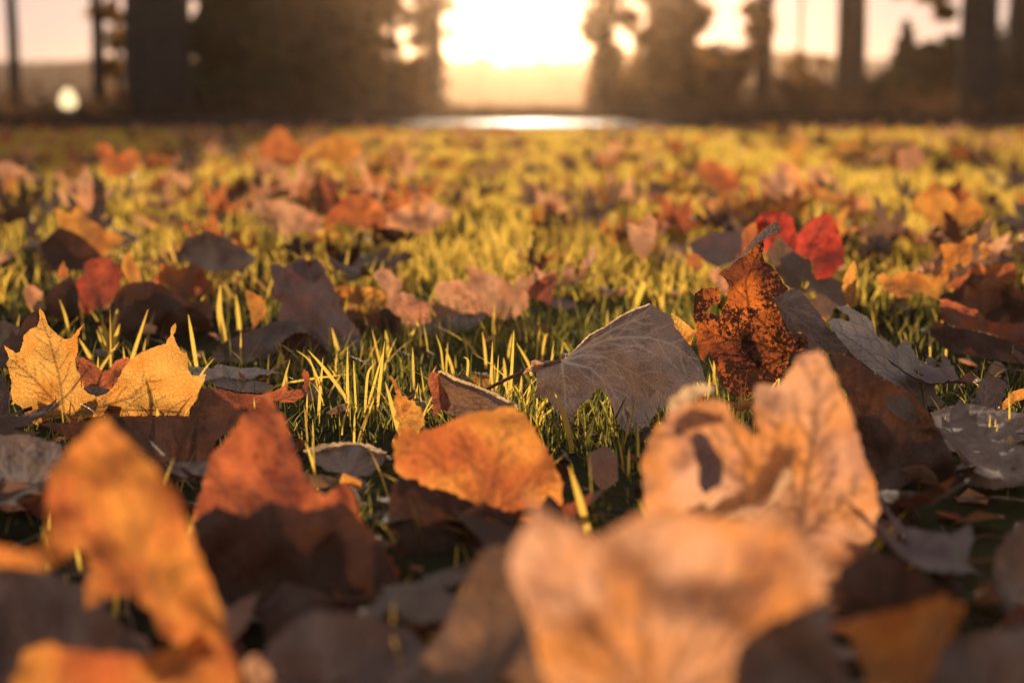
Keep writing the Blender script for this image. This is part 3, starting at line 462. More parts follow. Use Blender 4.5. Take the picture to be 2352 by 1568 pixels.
def plain(name, col, rough=.9, scale=6, var=.6):
    m, nt = nodes_of(name); tc = N(nt, 'ShaderNodeTexCoord').outputs['Object']
    c = mixc(nt, ramp(nt, noise_t(nt, tc, scale, 5), .35, .65), col, tuple(v*var for v in col))
    bp = N(nt, 'ShaderNodeBump'); bp.inputs['Strength'].default_value = .6; bp.inputs['Distance'].default_value = .03
    nt.links.new(noise_t(nt, tc, scale*4, 4), bp.inputs['Height'])
    pb = N(nt, 'ShaderNodeBsdfPrincipled'); pb.inputs['Roughness'].default_value = rough; pb.inputs['Specular IOR Level'].default_value = .2
    nt.links.new(c, pb.inputs['Base Color']); nt.links.new(bp.outputs[0], pb.inputs['Normal'])
    o = N(nt, 'ShaderNodeOutputMaterial'); nt.links.new(pb.outputs[0], o.inputs[0]); return m
def hills():
    vs, fs = [], []; nx, ny = 481, 12
    for j in range(ny):
        for i in range(nx):
            x = -240+i; t = j/(ny-1); y = 150+t*200
            top = 5.0+1.3*noise.noise(Vector((x*.02, 1, 0)))+1.9*noise.noise(Vector((x*.13, 2, 0)))+1.5*noise.noise(Vector((x*.4, 2, 7)))
            z = top*min(1, t*9)**.6*(1+t*.5)-.05
            vs.append((x, y, z))
            if i and j: a = j*nx+i; fs.append((a-nx-1, a-nx, a, a-1))
    props(mesh_obj('hills', vs, fs, plain('hill_scrub', (.10, .075, .045), scale=.3)), kind='structure')
hills()

# ------------------------------------------------------------------ grass
def grass_mat():
    m, nt = nodes_of('grass_blades')
    rnd = N(nt, 'ShaderNodeAttribute', attribute_name='tint').outputs['Fac']
    T = mixc(nt, ramp(nt, rnd, 0, .25), (.11, .12, .03), mixc(nt, rnd, (1.0, .73, .10), (1.0, .57, .11))); Rr = mixc(nt, ramp(nt, rnd, .72, .82), mixc(nt, rnd, (.028, .050, .018), (.09, .09, .03)), (.42, .30, .16))  # lowest tints nearly black: shade among low blades put into the colour
    pb = N(nt, 'ShaderNodeBsdfPrincipled'); pb.inputs['Roughness'].default_value = .38; pb.inputs['Specular IOR Level'].default_value = .5
    nt.links.new(Rr, pb.inputs['Base Color'])
    tr = N(nt, 'ShaderNodeBsdfTranslucent'); nt.links.new(T, tr.inputs[0])
    mx = N(nt, 'ShaderNodeMixShader'); mx.inputs[0].default_value = .58
    nt.links.new(pb.outputs[0], mx.inputs[1]); nt.links.new(tr.outputs[0], mx.inputs[2])
    o = N(nt, 'ShaderNodeOutputMaterial'); nt.links.new(mx.outputs[0], o.inputs[0]); return m
def blades(px, py, h, wd, seg, dark=False):
    n = len(px); rng = RNG
    az = rng.uniform(0, 2*np.pi, n); lean = np.abs(rng.normal(.22, .22, n))*h; curve = rng.uniform(.2, 1.0, n)*lean*1.6
    face = rng.normal(0, .9, n)
    t = np.linspace(0, 1, seg+1)[None, :]
    bx = px[:, None]+np.cos(az)[:, None]*(lean[:, None]*t+curve[:, None]*t**2.2); by = py[:, None]+np.sin(az)[:, None]*(lean[:, None]*t+curve[:, None]*t**2.2)
    bz = h[:, None]*(t-.18*(curve/h)[:, None]*t**2)
    half = wd[:, None]*.5*np.where(t < .55, 1, 1-((t-.55)/.45)**1.4*.93)
    fx, fy = np.cos(face)[:, None]*half, np.sin(face)[:, None]*half
    V = np.empty((n, seg+1, 2, 3)); V[:, :, 0, 0] = bx-fx; V[:, :, 0, 1] = by-fy; V[:, :, 0, 2] = bz
    V[:, :, 1, 0] = bx+fx; V[:, :, 1, 1] = by+fy; V[:, :, 1, 2] = bz
    base = (np.arange(n)*(seg+1)*2)[:, None]; k = (np.arange(seg)*2)[None, :]
    a = base+k; F = np.stack([a, a+1, a+3, a+2], -1)
    tint = np.repeat(rng.uniform(0, .12, n) if dark else np.clip(.25+rng.beta(1.3, 2.2, n)*.75, 0, 1), (seg+1)*2)  # dark: tint range that paints low grass as if in shade
    return V.reshape(-1, 3), F.reshape(-1, 4), tint
def strip_blade(pts, width, footy):
    """one blade that bends through the given points and grows out of the soil"""
    pts = list(pts); D = ground_pt(pts[0][0], footy).y
    P = [at(x, y, D+.004*i) for i, (x, y) in enumerate(pts)]
    P = [Vector((P[0].x+(P[0].x-P[1].x)*.2, D, 0))]+P
    Q = []
    for i in range(len(P)-1):
        for s in range(4): Q.append(P[i].lerp(P[i+1], s/4))
    Q.append(P[-1])
    for _ in range(2): Q = [Q[0]]+[(Q[i-1]+Q[i]*2+Q[i+1])/4 for i in range(1, len(Q)-1)]+[Q[-1]]
    wm = width*K*D/2; V = []
    for i, q in enumerate(Q):
        a = Q[min(i+1, len(Q)-1)]-Q[max(i-1, 0)]; s = Vector((a.z, .25*abs(a.z), -a.x)).normalized()
        t = i/(len(Q)-1); ww = wm*(1 if t < .6 else 1-((t-.6)/.4)**1.6*.9)
        V += [q-s*ww, q+s*ww]
    F = [(2*i, 2*i+1, 2*i+3, 2*i+2) for i in range(len(Q)-1)]
    return np.array([tuple(v) for v in V]), np.array(F)
TRACED = [('Z5', [(70,1170),(70,820)],7),('Z5', [(125,1180),(110,910)],5),('Z5', [(190,1210),(205,980),(255,930)],6),('Z5', [(225,1155),(315,830)],6),
 ('Z5', [(275,1170),(320,780)],8),('Z5', [(285,910),(235,700)],5),('Z5', [(490,765),(525,690)],8),('Z5', [(565,735),(530,635)],8),('Z5', [(340,810),(325,705)],8),
 ('Z5', [(1035,1060),(1045,780)],7),('Z5', [(1055,770),(1050,590)],8),('Z5', [(1165,1140),(1178,900),(1190,705)],7),('Z5', [(1290,930),(1205,790)],6),
 ('Z5', [(1380,870),(1400,735),(1420,735)],6),('Z5', [(1070,1140),(1085,870)],5),('Z5', [(1055,1060),(1060,930)],5),('Z5', [(1130,1000),(1120,890)],8),
 ('Z5', [(1155,1160),(1115,1020)],5),('Z5', [(1250,1145),(1185,1070)],5),('Z5', [(1280,1180),(1310,1030)],8),('Z5', [(1235,1110),(1240,1010)],7),
 ('Z5', [(715,980),(700,830),(665,735)],4),('Z5', [(775,960),(730,830)],7),('Z5', [(735,930),(745,785)],4),('Z5', [(870,1060),(885,900),(850,885)],6),
 ('Z5', [(1370,1215),(1555,1030)],9),('Z5', [(1570,1450),(1520,1250),(1465,1135)],13),('Z5', [(440,1470),(380,1250),(325,1055)],12),('Z5', [(525,1190),(545,1060)],6),
 ('Z5', [(160,1400),(250,1160)],8),('Z5', [(960,1300),(1010,1150)],9),('Z6', [(235,1090),(240,995)],6),('Z6', [(270,990),(270,880)],6),
 ('Z6', [(2110,1560),(2125,1270)],8),('Z6', [(2155,1560),(2160,1300)],9),('Z6', [(2260,1500),(2250,1120)],7),
 ('Z4', [(245,680),(210,550)],6),('Z4', [(465,770),(445,620),(400,500)],6),('Z4', [(400,740),(525,620)],5),('Z4', [(885,900),(995,565)],8),
 ('Z4', [(1330,1010),(1290,750),(1265,600)],9),('Z4', [(1290,640),(1320,560),(1375,470)],6),('Z4', [(620,910),(530,760)],9),('Z4', [(680,950),(800,785)],6),
 ('Z4', [(655,1030),(660,880)],6),('Z4', [(960,880),(980,760)],4),('Z4', [(740,750),(790,565)],12),('Z4', [(720,750),(680,630)],10),('Z4', [(750,830),(805,665)],11),
 ('Z4', [(705,850),(650,705)],6),('Z4', [(125,860),(100,760)],7),('Z4', [(40,920),(10,820)],9),('Z4', [(745,960),(740,570)],3),
 ('Z4', [(1500,725),(1470,580),(1480,400)],13),('Z4', [(1605,640),(1585,470)],9),('Z4', [(2270,845),(2230,690)],9),('Z4', [(1870,970),(1885,850)],10),
 ('Z4', [(1820,970),(1950,900)],5),('Z4', [(2320,1150),(2180,960),(2070,840)],8),('Z4', [(2145,1200),(2170,890)],7),('Z4', [(2340,1200),(2335,820)],5),
 ('Z4', [(2025,950),(2045,820)],5),('Z4', [(1840,1075),(2100,1030),(2352,1000)],5),('Z4', [(2060,1260),(2065,1130)],5),('Z4', [(2150,1060),(2080,900),(1990,840)],4),
 ('Z4', [(1100,1560),(1055,1230)],22),('Z4', [(1240,1560),(1270,1480)],16),('Z4', [(1340,1560),(1350,1230)],18),
 ('B2', [(1700,600),(1630,330),(1560,110)],17),('Z5', [(1120,160+200),(1170,160)],14),('Z5', [(2010,520),(2070,380),(2130,200)],14),('Z5', [(2185,560),(2180,410)],12)]
def grass():
    parts = []
    def field(n, y0, y1, hm, hs, wm, seg, clump=True, dark=False):
        n = n*1.25; u = RNG.random(int(n)); Y = y0+(y1-y0)*u if y1 < 2.5 else (y0**.7+(y1**.7-y0**.7)*u)**(1/.7)
        hw = .58*Y+.18; X = RNG.uniform(-1, 1, len(Y))*hw
        cl = np.array([noise.noise(Vector((x*5, y*5, 0))) for x, y in zip(X, Y)]) if clump else np.zeros(len(X))
        keep = RNG.random(len(X)) < (.55+cl*1.5) if clump else np.ones(len(X), bool)
        keep &= ~((Y < 3) & (np.abs(X/Y+.0) > .17) & (RNG.random(len(X)) < .6))
        X, Y, cl = X[keep], Y[keep], cl[keep]
        h = np.clip(RNG.normal(hm, hs, len(X))*(1+.4*cl), hm*.35, hm*2.0)
        w_ = wm*RNG.uniform(.6, 1.3, len(X))*(1+(Y > 2.5)*(Y-2.5)*.12)
        parts.append(blades(X, Y, h, w_, seg, dark))
    field(700, .42, .78, .022, .008, .0024, 4)
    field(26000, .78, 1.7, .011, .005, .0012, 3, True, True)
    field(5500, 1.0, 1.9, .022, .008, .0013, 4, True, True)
    field(900, .98, 1.7, .026, .008, .0016, 4)
    field(330, .8, 1.7, .034, .008, .0019, 4, False)
    field(13000, 1.7, 2.6, .040, .012, .0027, 4)
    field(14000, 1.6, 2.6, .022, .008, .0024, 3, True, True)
    field(70000, 2.6, 10.9, .040, .013, .0040, 2)
    field(6000, 10.7, 11.3, .034, .015, .006, 2)
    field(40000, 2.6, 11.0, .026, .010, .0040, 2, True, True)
    for r_, p_, w_ in TRACED:
        q = reg(r_, p_); V, F = strip_blade(q, w_, min(q[0][1]+28, 1300))
        parts.append((V, F, np.full(len(V), random.random()*.5+.3)))
    off = 0; VV, FF, TT = [], [], []
    for V, F, t in parts: VV.append(V); FF.append(F+off); TT.append(t); off += len(V)
    V = np.concatenate(VV); F = np.concatenate(FF); T = np.concatenate(TT)
    me = bpy.data.meshes.new('grass'); me.vertices.add(len(V)); me.vertices.foreach_set('co', V.astype(np.float32).ravel())
    me.loops.add(F.size); me.loops.foreach_set('vertex_index', F.astype(np.int32).ravel())
    me.polygons.add(len(F)); me.polygons.foreach_set('loop_start', (np.arange(len(F))*4).astype(np.int32))
    me.polygons.foreach_set('use_smooth', np.ones(len(F), bool)); me.update(calc_edges=True)
    a = me.attributes.new('tint', 'FLOAT', 'POINT'); a.data.foreach_set('value', T.astype(np.float32))
    me.materials.append(grass_mat()); o = bpy.data.objects.new('grass', me); C.objects.link(o)
    props(o, 'short green and yellow lawn grass lit from behind by the low sun', 'grass', kind='stuff')
grass()

# ------------------------------------------------------------------ scattered leaves
def maple_outline(rnd):
    L = [(0, 1.0), (.95, .92), (1.95, .62)]; pts = []
    lobes = [(-2.05, .60), (-1.0, .9), (0, 1.0), (1.0, .9), (2.05, .60)]
    lobes = [(a+rnd.uniform(-.1, .1), r*rnd.uniform(.9, 1.08)) for a, r in lobes]
    o = []
    def P(a, r): o.append((math.sin(a)*r*.060, math.cos(a)*r*.060))
    P(-math.pi+.05, .12)
    for i, (a, r) in enumerate(lobes):
        wv = .26 if i in (1, 2, 3) else .22
        P(a-wv*1.3, r*.55); P(a-wv*.95, r*.80); P(a-wv*.6, r*.72); P(a-.12, r*.88); P(a, r*1.08)
        P(a+.12, r*.88); P(a+wv*.6, r*.72); P(a+wv*.95, r*.80); P(a+wv*1.3, r*.55)
        if i < 4:
            b = (a+lobes[i+1][0])/2; P(b, .38*rnd.uniform(.9, 1.1))
    P(math.pi-.05, .12)
    return o, lobes
def leaf_variant(seed, spacing=.006):
    rnd = random.Random(seed); o, lobes = maple_outline(rnd)
    org = (0, -.006); tips = [(math.sin(a)*r*.058, math.cos(a)*r*.058) for a, r in lobes]
    mn, se = vein_paths(org, tips, seed=seed)
    k = rnd.uniform(-14, 14); k2 = rnd.uniform(4, 16); fold = rnd.uniform(.1, .9); sx = seed*3.3
    def fn(x, y):
        z = k*x*x+k2*y*y*(1 if y > 0 else .4)+fold*abs(x)*.6+.014*noise.noise(Vector((x*24+sx, y*24, sx)))+.006*noise.noise(Vector((x*70, y*70+sx, 0)))
        return Vector((x, y, z))
    V, F, val = sheet(refine(o, .006, .0004, seed), spacing, fn, mn, se, vw=.0016)
    sp = [fn(0, -.006), Vector((rnd.uniform(-.004, .004), -.022, .002)), Vector((rnd.uniform(-.012, .012), -.042, rnd.uniform(-.004, .012)))]
    return V, F, val, sp
protos = []
def make_proto(seed):
    V, F, val, sp = leaf_variant(seed)
    o = mesh_obj('maple_leaf', V, F, None); set_vein(o.data, val); o.data.materials.append(TAU)
    vs, fs = tube(sp, [.0012, .001, .0009], 5); mesh_obj('stem', vs, fs, STEM, parent=o)
    return o
for s in range(12): protos.append(make_proto(100+s))
used = [False]*12
def place(i, loc, rot, sc, mat, label, group, flat=1.0):
    p = protos[i]
    if not used[i]: o = p; used[i] = True
    else:
        o = p.copy(); C.objects.link(o)
        for ch in p.children:
            c = ch.copy(); C.objects.link(c); c.parent = o
    o.location = loc; o.rotation_euler = rot; o.scale = (sc, sc, sc*flat)
    o.material_slots[0].link = 'OBJECT'; o.material_slots[0].material = mat
    props(o, label, 'leaf', group); return o
PALETTE = [('orange', ORG, .11), ('amber', AMB, .16), ('pale pink', PIN, .24), ('peach coloured', PEA, .15), ('grey brown', GRD, .12), ('taupe', TAU, .14), ('dusky red', DRD, .02), ('dull red orange', ROR, .06)]
def pick():
    u = random.random()
    for n_, m_, p_ in PALETTE:
        u -= p_
        if u < 0: return n_, m_
    return PALETTE[0][:2]
def side_word(X, Y):
    u = X/(.36*Y)
    return 'left side' if u < -.33 else ('under the sun gap' if u < .33 else 'right side')
hero_xy = [(h.location.x, h.location.y) for h in HERO]
cnt = 0; tries = 0
placed = []
while cnt < 176 and tries < 9000:
    tries += 1
    u = random.random(); Y = (1.45**1.15+(9.5**1.15-1.45**1.15)*u)**(1/1.15); X = random.uniform(-1, 1)*(.385*Y)
    if cnt < 62:
        Y = random.uniform(1.25, 3.3); X = random.choice((-1, 1, 1))*random.uniform(.10, .385)*Y
    if Y < 2.6 and any(abs(X-a) < .09 and -.25 < Y-b < .07 for a, b in hero_xy): continue
    if any((X-a)**2+(Y-b)**2 < ((.05 if cnt < 62 else .07)+.012*Y)**2 for a, b in placed): continue
    placed.append((X, Y)); n_, m_ = pick() if cnt >= 62 or random.random() < .45 else random.choice((('taupe', TAU), ('grey brown', GRD), ('dark brown', BRN), ('dull red orange', ROR)))
    zone = 'on the mid lawn' if Y < 3.4 else ('on the far lawn' if Y < 6 else 'by the road')
    up = random.random() < .26
    rot = (R(random.uniform(35, 95)) if up else R(random.uniform(-20, 30)), R(random.uniform(-35, 35)), R(random.uniform(0, 360) if not up else random.choice((0, 180))+random.uniform(-50, 50)))
    place(random.randrange(12), (X, Y, random.uniform(.03, .042) if not up else random.uniform(.038, .055)), rot, random.uniform(.7, 1.12), m_,
          f'small blurred {n_} maple leaf {zone}, {side_word(X, Y)}', f'{n_} fallen leaves {zone}, {side_word(X, Y)}')
    cnt += 1
# litter close to the lens, lying low between the big leaves
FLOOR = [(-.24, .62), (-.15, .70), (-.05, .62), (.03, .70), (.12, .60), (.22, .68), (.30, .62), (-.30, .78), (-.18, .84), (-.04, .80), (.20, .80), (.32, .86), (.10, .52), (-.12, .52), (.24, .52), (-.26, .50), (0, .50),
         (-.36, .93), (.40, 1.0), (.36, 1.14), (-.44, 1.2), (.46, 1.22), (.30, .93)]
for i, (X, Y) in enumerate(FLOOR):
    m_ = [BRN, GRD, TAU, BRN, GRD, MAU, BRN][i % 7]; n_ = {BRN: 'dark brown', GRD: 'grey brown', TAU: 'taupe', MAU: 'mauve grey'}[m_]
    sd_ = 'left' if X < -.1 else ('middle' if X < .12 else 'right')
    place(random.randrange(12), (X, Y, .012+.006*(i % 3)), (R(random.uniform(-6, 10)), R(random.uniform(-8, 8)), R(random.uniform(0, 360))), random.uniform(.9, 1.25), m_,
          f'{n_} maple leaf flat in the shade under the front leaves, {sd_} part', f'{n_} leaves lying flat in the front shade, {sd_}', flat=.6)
for i in range(12):
    if not used[i]:
        for ch in list(protos[i].children): bpy.data.objects.remove(ch)
        bpy.data.objects.remove(protos[i])
# leaves past counting: one mass towards the road and to both sides
def litter():
    cols = [ORG, AMB, PIN, TAU, BRN, PEA, GRD]; base = [leaf_variant(300+i, .014)[:3] for i in range(5)]
    V, F, M, VA = [], [], [], []; off = 0
    for k in range(3300):
        u = random.random(); Y = 1.75+11.0*u**.9; X = random.uniform(-1, 1)*(.52*Y+.3)
        if random.random() > .35+1.3*noise.noise(Vector((X*1.6, Y*1.1, 5))): continue
        bv, bf, bval = base[k % 5]; s = random.uniform(.6, 1.15); rot = Matrix.Rotation(R(random.uniform(0, 360)), 3, 'Z') @ Matrix.Rotation(R(random.gauss(8, 26)), 3, 'X')
        for v in bv: V.append(rot @ (v*s)+Vector((X, Y, random.uniform(.022, .045))))
        F += [tuple(i+off for i in f) for f in bf]; M += [k % 7]*len(bf); off += len(bv); VA.append(bval)
    o = mesh_obj('fallen_leaves', V, F, None); 
    for c in cols: o.data.materials.append(c)
    o.data.polygons.foreach_set('material_index', M); set_vein(o.data, np.concatenate(VA))
    props(o, 'far-off carpet of small orange, pink and brown leaves on the lawn towards the road', 'leaves', kind='stuff')
litter()
def crumbs():
    V, F, M = [], [], []; cols = [TAU, BRN, ROR, GRD, PIN, AMB]
    for k in range(1500):
        Y = .42+1.9*random.random(); X = random.uniform(-1, 1)*(.42*Y+.06)
        if abs(X/Y) < .16 and .9 < Y and random.random() < .7: continue
        c = Vector((X, Y, random.uniform(.002, .016))); off = len(V); L = random.uniform(.003, .014)*(1.6 if Y < .9 else 1); a0 = random.uniform(0, 6.28)
        if k % 4 == 0:
            d = Vector((math.cos(a0), math.sin(a0), random.gauss(0, .2)))*L*2.4; t = tube([c-d, c+Vector((0, 0, .002)), c+d], [.0007, .0008, .0005], 5)
            V += t[0]; F += [tuple(i+off for i in f) for f in t[1]]; M += [1 if k % 8 else 0]*len(t[1]); continue
        n = random.randrange(5, 9); rot = Matrix.Rotation(random.gauss(0, .5), 3, 'X') @ Matrix.Rotation(random.gauss(0, .5), 3, 'Y')
        V.append(c+rot @ Vector((0, 0, L*.3)))
        for q in range(n):
            a = a0+6.283*q/n; V.append(c+rot @ Vector((math.cos(a)*L*random.uniform(.5, 1.1), math.sin(a)*L*random.uniform(.5, 1.1), 0)))
        F += [(off, off+1+q, off+1+(q+1) % n) for q in range(n)]; M += [random.randrange(6)]*n
    o = mesh_obj('leaf_crumbs', V, F, None, smooth=False)
    for c_ in cols: o.data.materials.append(c_)
    o.data.polygons.foreach_set('material_index', M)
    props(o, 'torn leaf bits and bits of twig strewn between the grass blades near the lens', 'leaf crumbs', kind='stuff')
crumbs()

# ------------------------------------------------------------------ trees and bushes beyond the road
BARK = plain('bark', (.060, .045, .038), scale=9)
BARKD = plain('bark_dark', (.035, .035, .038), scale=9)
def crown_mat(name, refl, trans):
    m, nt = nodes_of(name); r_ = N(nt, 'ShaderNodeAttribute', attribute_name='tint').outputs['Fac']
    a = mixc(nt, r_, refl, tuple(c*1.9 for c in refl)); b = mixc(nt, r_, trans, tuple(min(1, c*1.6) for c in trans))
    d = N(nt, 'ShaderNodeBsdfDiffuse'); nt.links.new(a, d.inputs[0]); t = N(nt, 'ShaderNodeBsdfTranslucent'); nt.links.new(b, t.inputs[0])
    mx = N(nt, 'ShaderNodeMixShader'); mx.inputs[0].default_value = .35; nt.links.new(d.outputs[0], mx.inputs[1]); nt.links.new(t.outputs[0], mx.inputs[2])
    o = N(nt, 'ShaderNodeOutputMaterial'); nt.links.new(mx.outputs[0], o.inputs[0]); return m
CR_AUT = crown_mat('autumn_foliage', (.07, .045, .02), (.35, .16, .03)); CR_DRK = crown_mat('conifer_foliage', (.022, .030, .020), (.05, .05, .02))
CR_BRN = crown_mat('brown_foliage', (.045, .032, .024), (.14, .07, .03))
def leaf_cloud(pts, size, mat, name, parent):
    n = len(pts); P = np.array(pts); a = RNG.normal(size=(n, 3)); a /= np.linalg.norm(a, axis=1)[:, None]
    b = np.cross(a, RNG.normal(size=(n, 3))); b /= np.linalg.norm(b, axis=1)[:, None]
    s = size*RNG.uniform(.5, 1.3, (n, 1)); a = a*s; b = b*s*.55
    V = np.stack([P-a, P-b, P+a, P+b], 1).reshape(-1, 3); F = np.arange(n*4).reshape(-1, 4)
    me = bpy.data.meshes.new(name); me.from_pydata(V.tolist(), [], F.tolist()); me.materials.append(mat)
    at_ = me.attributes.new('tint', 'FLOAT', 'POINT'); at_.data.foreach_set('value', np.repeat(RNG.random(n), 4).astype(np.float32))
    o = bpy.data.objects.new(name, me); C.objects.link(o); o.parent = parent; return o
def tree(name, label, x0, x1, Y, h, base_y=None, bark=BARK, crown=CR_AUT, crown_z=6.4, crown_r=2.4, nleaf=1400, lean=0.0, low=None, flare=1.5, group='trees beyond the road', limbs=8, leafsize=.16):
    """trunk between photo columns x0..x1 at distance Y, limbs above and a crown of leaf clumps"""
    X = at((x0+x1)/2, 120, Y).x; r = (x1-x0)*K*Y/2; pass
    root = bpy.data.objects.new(name, None); C.objects.link(root); root.location = (X, Y, 0); props(root, label, 'tree', group)
    rnd = random.Random(int(x0*7+Y)); vs, fs = [], []
    def add(t):
        o = len(vs); vs.extend(t[0]); fs.extend([tuple(i+o for i in f) for f in t[1]])
    h = max(h, crown_z+3.4); zz = [0, .12, .35, .8, 1.6, 2.6, 4, 6, 8.5, h]; pts = [Vector((lean*z+.06*r*math.sin(z*1.7+x0), .04*math.sin(z+x0), z)) for z in zz]
    rad = [r*flare, r*(1+(flare-1)*.55), r*(1+(flare-1)*.2), r*1.05, r, r*.96, r*.86, r*.68, r*.45, r*.15]
    add(tube(pts, rad, 14)); tips = []
    for k in range(limbs):
        z = rnd.uniform(max(2.6, crown_z-.4), h*.8); a = rnd.uniform(0, 6.28); L = crown_r*rnd.uniform(.5, 1.0)
        p0 = Vector((lean*z, 0, z)); P = [p0, p0+Vector((math.cos(a)*L*.35, math.sin(a)*L*.35, .35*L)), p0+Vector((math.cos(a+.3)*L*.7, math.sin(a+.3)*L*.7, .5*L)), p0+Vector((math.cos(a+.1)*L, math.sin(a+.1)*L, .75*L))]
        rr = r*.3*(1-z/h*.5); add(tube(P, [rr, rr*.7, rr*.45, rr*.12], 7)); tips += P[1:]
    mesh_obj('trunk', vs, fs, bark, parent=root)
    cl = []
    for k in range(26):
        a = rnd.uniform(0, 6.28); rr = crown_r*math.sqrt(rnd.random()); z = rnd.uniform(crown_z+.3, max(h, crown_z+3)); c = Vector((math.cos(a)*rr*(1-.35*(z/h)), math.sin(a)*rr*(1-.35*(z/h)), z)); cl.append((c, crown_r*rnd.uniform(.18, .34)))
    cl += [(t, .5) for t in tips]
    if low: cl += [(Vector(c), s) for c, s in low]
    P = []
    for k in range(nleaf):
        c, s = cl[rnd.randrange(len(cl))] if (not low or k % 2) else (lambda q: (Vector(q[0]), q[1]))(low[rnd.randrange(len(low))])
        P.append((c.x+rnd.gauss(0, s*.5), c.y+rnd.gauss(0, s*.5), max(.05, c.z+rnd.gauss(0, s*.38))))
    leaf_cloud(P, leafsize, crown, 'crown', root)
    return root
def bush(label, x0, x1, ytop, Y, mat, n=900, size=.13, cone=False, group='bushes beyond the road', dens=1):
    X = at((x0+x1)/2, 120, Y).x; W = (x1-x0)*K*Y/2; top = at(1176, ytop, Y).z
    root = bpy.data.objects.new('conifer' if cone else 'bush', None); C.objects.link(root); root.location = (X, Y, 0); props(root, label, 'tree' if cone else 'bush', group)
    rnd = random.Random(int(x0+ytop*3)); P = []; vs, fs = [], []
    def add(t):
        o = len(vs); vs.extend(t[0]); fs.extend([tuple(i+o for i in f) for f in t[1]])
    if cone:
        add(tube([Vector((0, 0, 0)), Vector((0, 0, top*.5)), Vector((.02, 0, top*.97))], [W*.14, W*.09, W*.02], 8))
        for k in range(n):
            t = rnd.random()**1.25; a = rnd.uniform(0, 6.28); tier = .75+.25*math.cos(t*38+a*.5); rr = W*(1-t)*math.sqrt(rnd.uniform(.15, 1))*tier
            P.append((math.cos(a)*rr, math.sin(a)*rr, .05+top*t-rr*.12))
    else:
        for k in range(9):
            a = rnd.uniform(0, 6.28); l = rnd.uniform(.5, .9)
            add(tube([Vector((math.cos(a)*.06, math.sin(a)*.06, 0)), Vector((math.cos(a)*W*.3, math.sin(a)*W*.3, top*.45*l)), Vector((math.cos(a+.3)*W*.6, math.sin(a+.3)*W*.5, top*.85*l))], [.035, .022, .008], 6))
        cl = [(rnd.uniform(-.85, .85)*W, rnd.uniform(-.5, .5)*W, rnd.uniform(.1, .9)) for _ in range(14)]
        for k in range(n):
            c = cl[k % 14]; lim = top*(1-.35*(c[0]/W)**2)
            P.append((c[0]+rnd.gauss(0, W*.2), c[1]+rnd.gauss(0, W*.2), max(.04, min(lim*1.05, c[2]*lim+rnd.gauss(0, top*.13)))))
    mesh_obj('trunk' if cone else 'branches', vs, fs, BARK, parent=root)
    leaf_cloud(P, size, mat, 'crown' if cone else 'foliage', root)
    return root
def low_cl(xa, xb, za, zb, n, s, x0, x1, Y, seed):
    rnd = random.Random(seed); cx = (x0+x1)/2
    return [((((rnd.uniform(xa, xb))-cx)*K*Y, rnd.uniform(-.7, .7), rnd.uniform(za, zb)), s) for _ in range(n)]
tree('tree', 'thin dark tree trunk at the far left edge of the row', 18, 42, 30, 9, bark=BARKD, nleaf=700, flare=2.2)
tree('tree', 'slim forked tree just left of the huge dark trunk', 212, 240, 29, 10, bark=BARKD, nleaf=800, low=low_cl(222, 290, 1.35, 2.9, 8, .22, 212, 240, 29, 1), flare=1.8, leafsize=.10)
tree('tree', 'slim tree touching the left side of the huge dark trunk', 262, 276, 30, 10, bark=BARKD, nleaf=600, low=low_cl(240, 290, .2, 1.3, 6, .2, 262, 276, 30, 2), leafsize=.10)
tree('tree', 'huge dark tree trunk, the widest of the row', 292, 440, 27, 14, bark=BARKD, nleaf=1800, crown_r=4.5, flare=1.12)
tree('tree', 'thick brown tree trunk right of the huge dark trunk', 560, 640, 30, 13, bark=BARK, nleaf=1600, crown_r=4, flare=1.2)
bush('broad dark conifer with boughs to the ground beside the huge trunk', 360, 690, -420, 29, CR_DRK, 9000, .19, True, 'conifers beyond the road')
bush('brown conifer with boughs to the ground left of the thin trunks', 530, 850, -330, 31, CR_BRN, 8000, .19, True, 'conifers beyond the road')
bush('narrow brown conifer beside the thin trunks', 690, 900, -170, 33, CR_BRN, 5000, .17, True, 'conifers beyond the road')
tree('tree', 'thin trunk, leftmost of the three golden trunks beside the sun gap', 848, 866, 31, 10, nleaf=6000, low=low_cl(790, 890, .2, 2.4, 22, .24, 848, 866, 31, 3)+low_cl(780, 990, 2.5, 4.7, 60, .36, 848, 900, 31, 13), leafsize=.15)  # upper clusters sit above the view, added to shade the left lawn
tree('tree', 'thin trunk, middle one of the three golden trunks beside the sun gap', 893, 915, 30, 10, nleaf=6000, low=low_cl(850, 985, .2, 2.3, 22, .22, 893, 915, 30, 4)+low_cl(780, 990, 2.5, 4.7, 60, .36, 848, 900, 31, 13), leafsize=.15)  # again unseen upper clusters, added for shade on the left lawn
tree('tree', 'golden trunk standing at the left edge of the sun gap', 985, 1016, 29, 11, nleaf=2200, low=low_cl(930, 1015, .1, 1.1, 9, .22, 985, 1016, 29, 5)+low_cl(955, 1010, 1.3, 2.6, 4, .16, 985, 1016, 29, 6)+low_cl(1012, 1036, .6, 2.4, 5, .12, 985, 1016, 29, 36)+low_cl(940, 1050, 2.9, 3.7, 16, .26, 985, 1016, 29, 46)+low_cl(900, 1010, 2.7, 4.4, 24, .26, 985, 1016, 29, 16), leafsize=.09)  # highest clusters are out of view, put in to dim the far left lawn
tree('tree', 'golden brown trunk standing at the right edge of the sun gap', 1366, 1412, 29, 11, nleaf=3600, low=low_cl(1375, 1560, .3, 2.7, 30, .27, 1366, 1412, 29, 7)+low_cl(1345, 1370, .5, 2.5, 6, .13, 1366, 1412, 29, 37), leafsize=.11)
